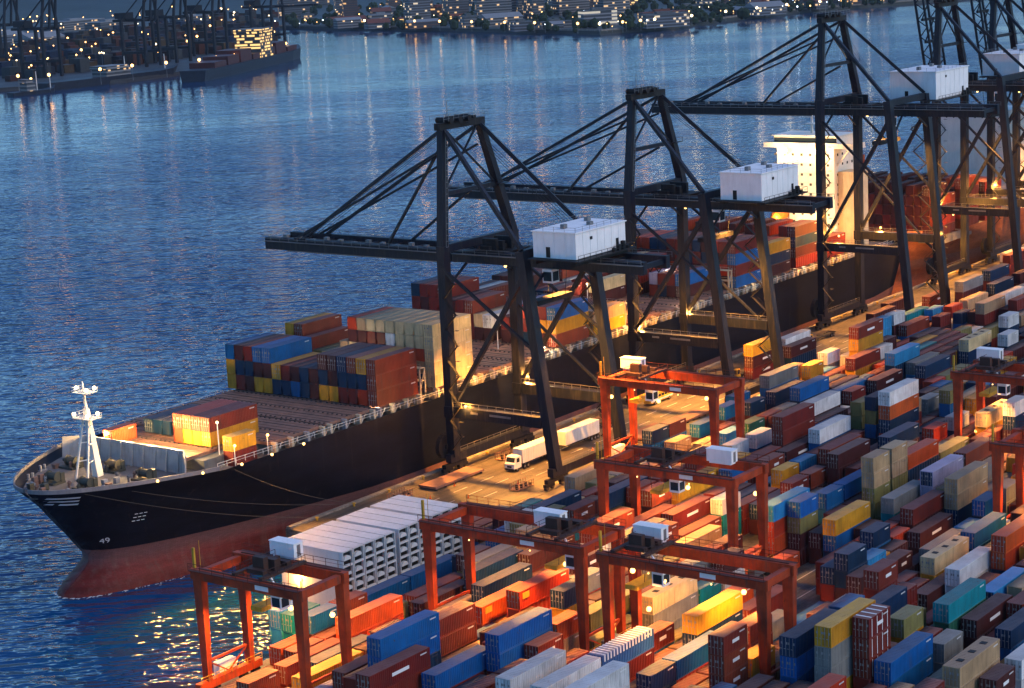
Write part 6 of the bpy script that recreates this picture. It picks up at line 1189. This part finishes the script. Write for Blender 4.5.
for u, pw, cl in ((415, 1.5, WARM), (440, .35, WARM), (505, .5, WARM), (535, 2., WARM), (578, .5, WARM), (600, .6, WHITEL), (623, .5, WARM), (641, 2., WARM), (655, .35, WHITEL), (692, .7, WARMW), (726, 1., WARMW), (757, .5, WARMW), (787, 1.1, WARMW), (820, .4, WARMW), (868, .9, WARMW), (365, .5, WARMW), (472, .3, WARM)):
    x, y = px_ground(u, shore_v(u) - .6, -3); t = lamp_post(x, y, 10, GFA if cl is WARM else GFW, 'bright waterfront lamp casting a streak on the water from the opposite shore', 'bright waterfront lamps', -3, 1.6)
    lamp((x, y, 8.5), FARW * pw, cl, size=2.2, parent=t)
for k in range(95):
    u = rb.uniform(285, 890); sv = shore_v(u); v = sv - .8 - (rb.random() ** 1.8) * (sv + 3); x, y = px_ground(u, v, -3)
    if x > 5000 or y > 5000: continue
    g = rb.choice([GFA, GFA, GFA, GFW, GFC]); lamp_post(x, y, rb.choice([6, 9]), g, 'small lit lamp among the houses of the opposite shore', GRP, -3, rb.choice([.5, .6, .9]))
for k in range(170):
    u = rb.uniform(0, 285); v = 86 - u * .12 - rb.random() * 60 - 6; x, y = px_ground(u, v, -3); g = rb.choice([GFA, GFA, GFA, GFW])
    lamp_post(x, y, rb.choice([8, 14]), g, 'small lit lamp in the opposite terminal', 'lamps in the opposite terminal', -3.5, rb.choice([.7, .9, 1.4]))
for u, v, pw, cl in ((24, 91, 1.1, WARM), (55, 90, 2.4, WARM), (106, 84, .5, WARM), (138, 80, .5, WARM), (172, 77, 1.1, WARM), (205, 74, .25, WHITEL), (222, 71, 1.2, WARM), (240, 69, .7, WARM), (270, 61, 2.2, WARM), (291, 56, 1.5, WARMW)):
    x, y = px_ground(u, v, -3); y += 6; t = lamp_post(x, y, 12, GFA, 'bright amber lamp on the edge of the opposite terminal', 'bright lamps on the opposite quay', -3.4, 1.5); lamp((x - 2, y - 4, 10), FARW * pw * 1.2, cl, size=2., parent=t)
# far cranes, sheds, ships, container mass
FARC = paint('far_crane_dark', (.012, .014, .022), .6, wear=.3)
def far_crane(x, y, ang, label, raised=True):
    t = thing('quay_crane', (x, y, -3.4), label, 'crane', 'cranes of the opposite terminal'); t.rotation_euler.z = ang; b = BASE.pop(t.name)
    def part(mb, n_, m=FARC): me = mb.mesh(n_); me.materials.append(m); o = bpy.data.objects.new(n_, me); COL.objects.link(o); o.parent = t
    for px_ in (-11, 11):
        for py_, nm in ((-14, 'sea_leg'), (14, 'land_leg')): mb = MB(); mb.beam((px_, py_, 0), (px_, py_, 46), 2.6, 2.6); part(mb, nm)
        mb = MB(); mb.beam((px_, -14, 14), (px_, 14, 14), 1.8, 2.4); part(mb, 'portal_beam')
        mb = MB(); mb.beam((px_, -14, 46), (px_ * .5, -14, 74), 2, 2); part(mb, 'mast')
        mb = MB(); mb.beam((px_ * .5, -14, 74), (px_, 14, 46), 1, 1); part(mb, 'backstay')
    mb = MB(); mb.box(-5, -17, 44, -3.5, 30, 46.5); mb.box(3.5, -17, 44, 5, 30, 46.5); part(mb, 'main_girder')
    mb = MB(); e = (0, -24, 96) if raised else (0, -66, 46)
    for s in (-4, 4): mb.beam((s, -17, 45), (s, e[1], e[2]), 1.4, 2)
    part(mb, 'boom'); mb = MB(); mb.box(-6, 12, 47, 6, 26, 53); part(mb, 'machinery_house', FARC); mb = MB(); mb.beam((-11, -14, 46), (11, -14, 46), 1.6, 2); mb.beam((-11, 14, 46), (11, 14, 46), 1.6, 2); part(mb, 'cross_beam')
for u, v, lb, rs_ in ((50, 77, 'dark quay crane at the left end of the opposite terminal', True), (12, 70, 'dark crane partly cut off by the left edge, opposite terminal', True), (150, 66, 'dark quay crane in the middle of the opposite terminal', True), (180, 62, 'dark quay crane right of the middle of the opposite terminal', True), (218, 55, 'dark quay crane beside the lit ship across the water', True), (276, 48, 'dark crane farthest right on the opposite terminal', False)):
    x, y = px_ground(u, v, -3.4); far_crane(x, y + 10, .12, lb, rs_)
def far_ship(x, y, L, B, ang, label, hh=9, super_at=.75, sup=(14, 20), superm=None, hullm=None, cargo=None):
    t = thing('moored_ship', (x, y, WZ), label, 'ship', 'ships moored across the water'); t.rotation_euler.z = ang
    def part(mb, n_, m): me = mb.mesh(n_); me.materials.append(m); o = bpy.data.objects.new(n_, me); COL.objects.link(o); o.parent = t
    mb = MB(); sec = [(-L / 2, .82, hh), (-L * .3, 1, hh), (L * .3, 1, hh), (L * .42, .72, hh + 1), (L * .5, .04, hh + 3)]; k = 0
    for px_, wv, hz in sec: lo = min(px_, L * .44); mb.v += [(lo, -B / 2 * wv * .85, -1), (px_, -B / 2 * wv, hz), (px_, B / 2 * wv, hz), (lo, B / 2 * wv * .85, -1)]
    for i in range(len(sec) - 1):
        for j in range(4): a, b_ = i * 4 + j, i * 4 + (j + 1) % 4; mb.f.append((a, a + 4, b_ + 4, b_)); mb.m.append(0)
    mb.f += [(3, 2, 1, 0), tuple(len(mb.v) - 4 + i for i in range(4))]; mb.m += [0, 0]; part(mb, 'hull', hullm or paint('far_hull', (.02, .025, .04), .5, wear=.3))
    sx = -L / 2 + L * (1 - super_at); mb = MB(); mb.box(sx - sup[0] / 2, -B * .42, hh, sx + sup[0] / 2, B * .42, hh + sup[1]); mb.box(sx - sup[0] / 2 - 1, -B / 2, hh + sup[1], sx + sup[0] / 2 - 3, B / 2, hh + sup[1] + 3); part(mb, 'accommodation_block', superm or WM[1])
    mb = MB(); mb.tube((L * .4, 0, hh), (L * .4, 0, hh + 14), .5, .3, 6); mb.tube((L * .1, 0, hh), (L * .1, 0, hh + 16), .5, .3, 6); part(mb, 'mast', WMAST)
    if cargo:
        mb = MB()
        for k in range(cargo): px_ = -L * .42 + k * L * .8 / cargo; mb.box(px_, -B * .4, hh, px_ + L * .7 / cargo, B * .4, hh + 5 + (k * 7 % 3) * 3)
        part(mb, 'deck_cargo', CM['K'][0])
x, y = px_ground(248, 70, WZ); far_ship(x + 20, y + 16, 330, 30, .45, 'dark cargo ship with brightly lit deckhouse across the water', 10, .45, (40, 24), WGOLD, None, 7)
x, y = px_ground(120, 83, WZ); far_ship(x, y + 10, 170, 22, .02, 'dark low barge with pale canopy along the opposite quay', 7, .5, (30, 6), WM[1])
x, y = px_ground(30, 94, WZ); far_ship(x, y - 4, 46, 12, -.1, 'small work boat with a lamp off the opposite quay at far left', 3, .6, (9, 7), WM[1])
t_ = lamp_post(x, y - 3, 8, GFA, 'amber lamp on the small work boat', 'bright lamps on the opposite quay', -3, 1.2)
mb = MB(); mats_ = [paint('far_box_%d' % i, c_, .7, wear=.3) for i, c_ in enumerate(((.04, .009, .008), (.02, .006, .006), (.005, .008, .02), (.006, .018, .05), (.06, .016, .008), (.035, .04, .045), (.05, .03, .012)))]
for k in range(420):
    u = rb.uniform(0, 275); v = 84 - u * .14 - rb.random() * 34; x, y = px_ground(u, v, -3.4); n = rb.randint(2, 5); mb.box(x, y, -3.45, x + 12.2, y + 2.5 * rb.randint(2, 6), -3.45 + 2.6 * n, rb.randrange(7))
tag(build(mb, 'far_containers', mats_), 'container blocks of the opposite terminal, reading as one mass', 'containers', None, 'stuff')
for i, (u, v, wd, dp, ht, ki, lb) in enumerate(((75, 30, 90, 40, 14, 1, 'wide pale roofed shed behind the opposite terminal'), (40, 47, 60, 30, 12, 1, 'pale shed with lit front at left of the opposite terminal'), (110, 33, 70, 30, 16, 0, 'grey shed in the middle of the opposite terminal'), (8, 44, 40, 30, 12, 3, 'lit white shed at the left edge across the water'), (190, 26, 60, 26, 14, 0, 'grey warehouse behind the far cranes'), (130, 8, 60, 20, 16, 3, 'bright lit hall at the top of the opposite terminal'), (20, 10, 70, 20, 14, 1, 'pale hall at the top left corner across the water'))):
    x, y = px_ground(u, v, -3.4); far_building(x, y, wd, dp, ht, ki, .1, lb, None, -3.45, 1)

# the dusk air over the harbour
mb = MB(); mb.box(-500, -500, -13, 7100, 7100, 190); hz = build(mb, 'haze', None); hz.data.materials.clear()
hm = bpy.data.materials.new('haze'); hm.use_nodes = True; nt = hm.node_tree; nt.nodes.remove(nt.nodes['Principled BSDF'])
pv = nd(nt, 'ShaderNodeVolumePrincipled'); pv.inputs['Density'].default_value = HAZE; pv.inputs['Color'].default_value = (.80, .88, 1., 1); pv.inputs['Anisotropy'].default_value = .1
nt.links.new(pv.outputs[0], nt.nodes['Material Output'].inputs['Volume']); hz.data.materials.append(hm); tag(hz, kind='stuff')
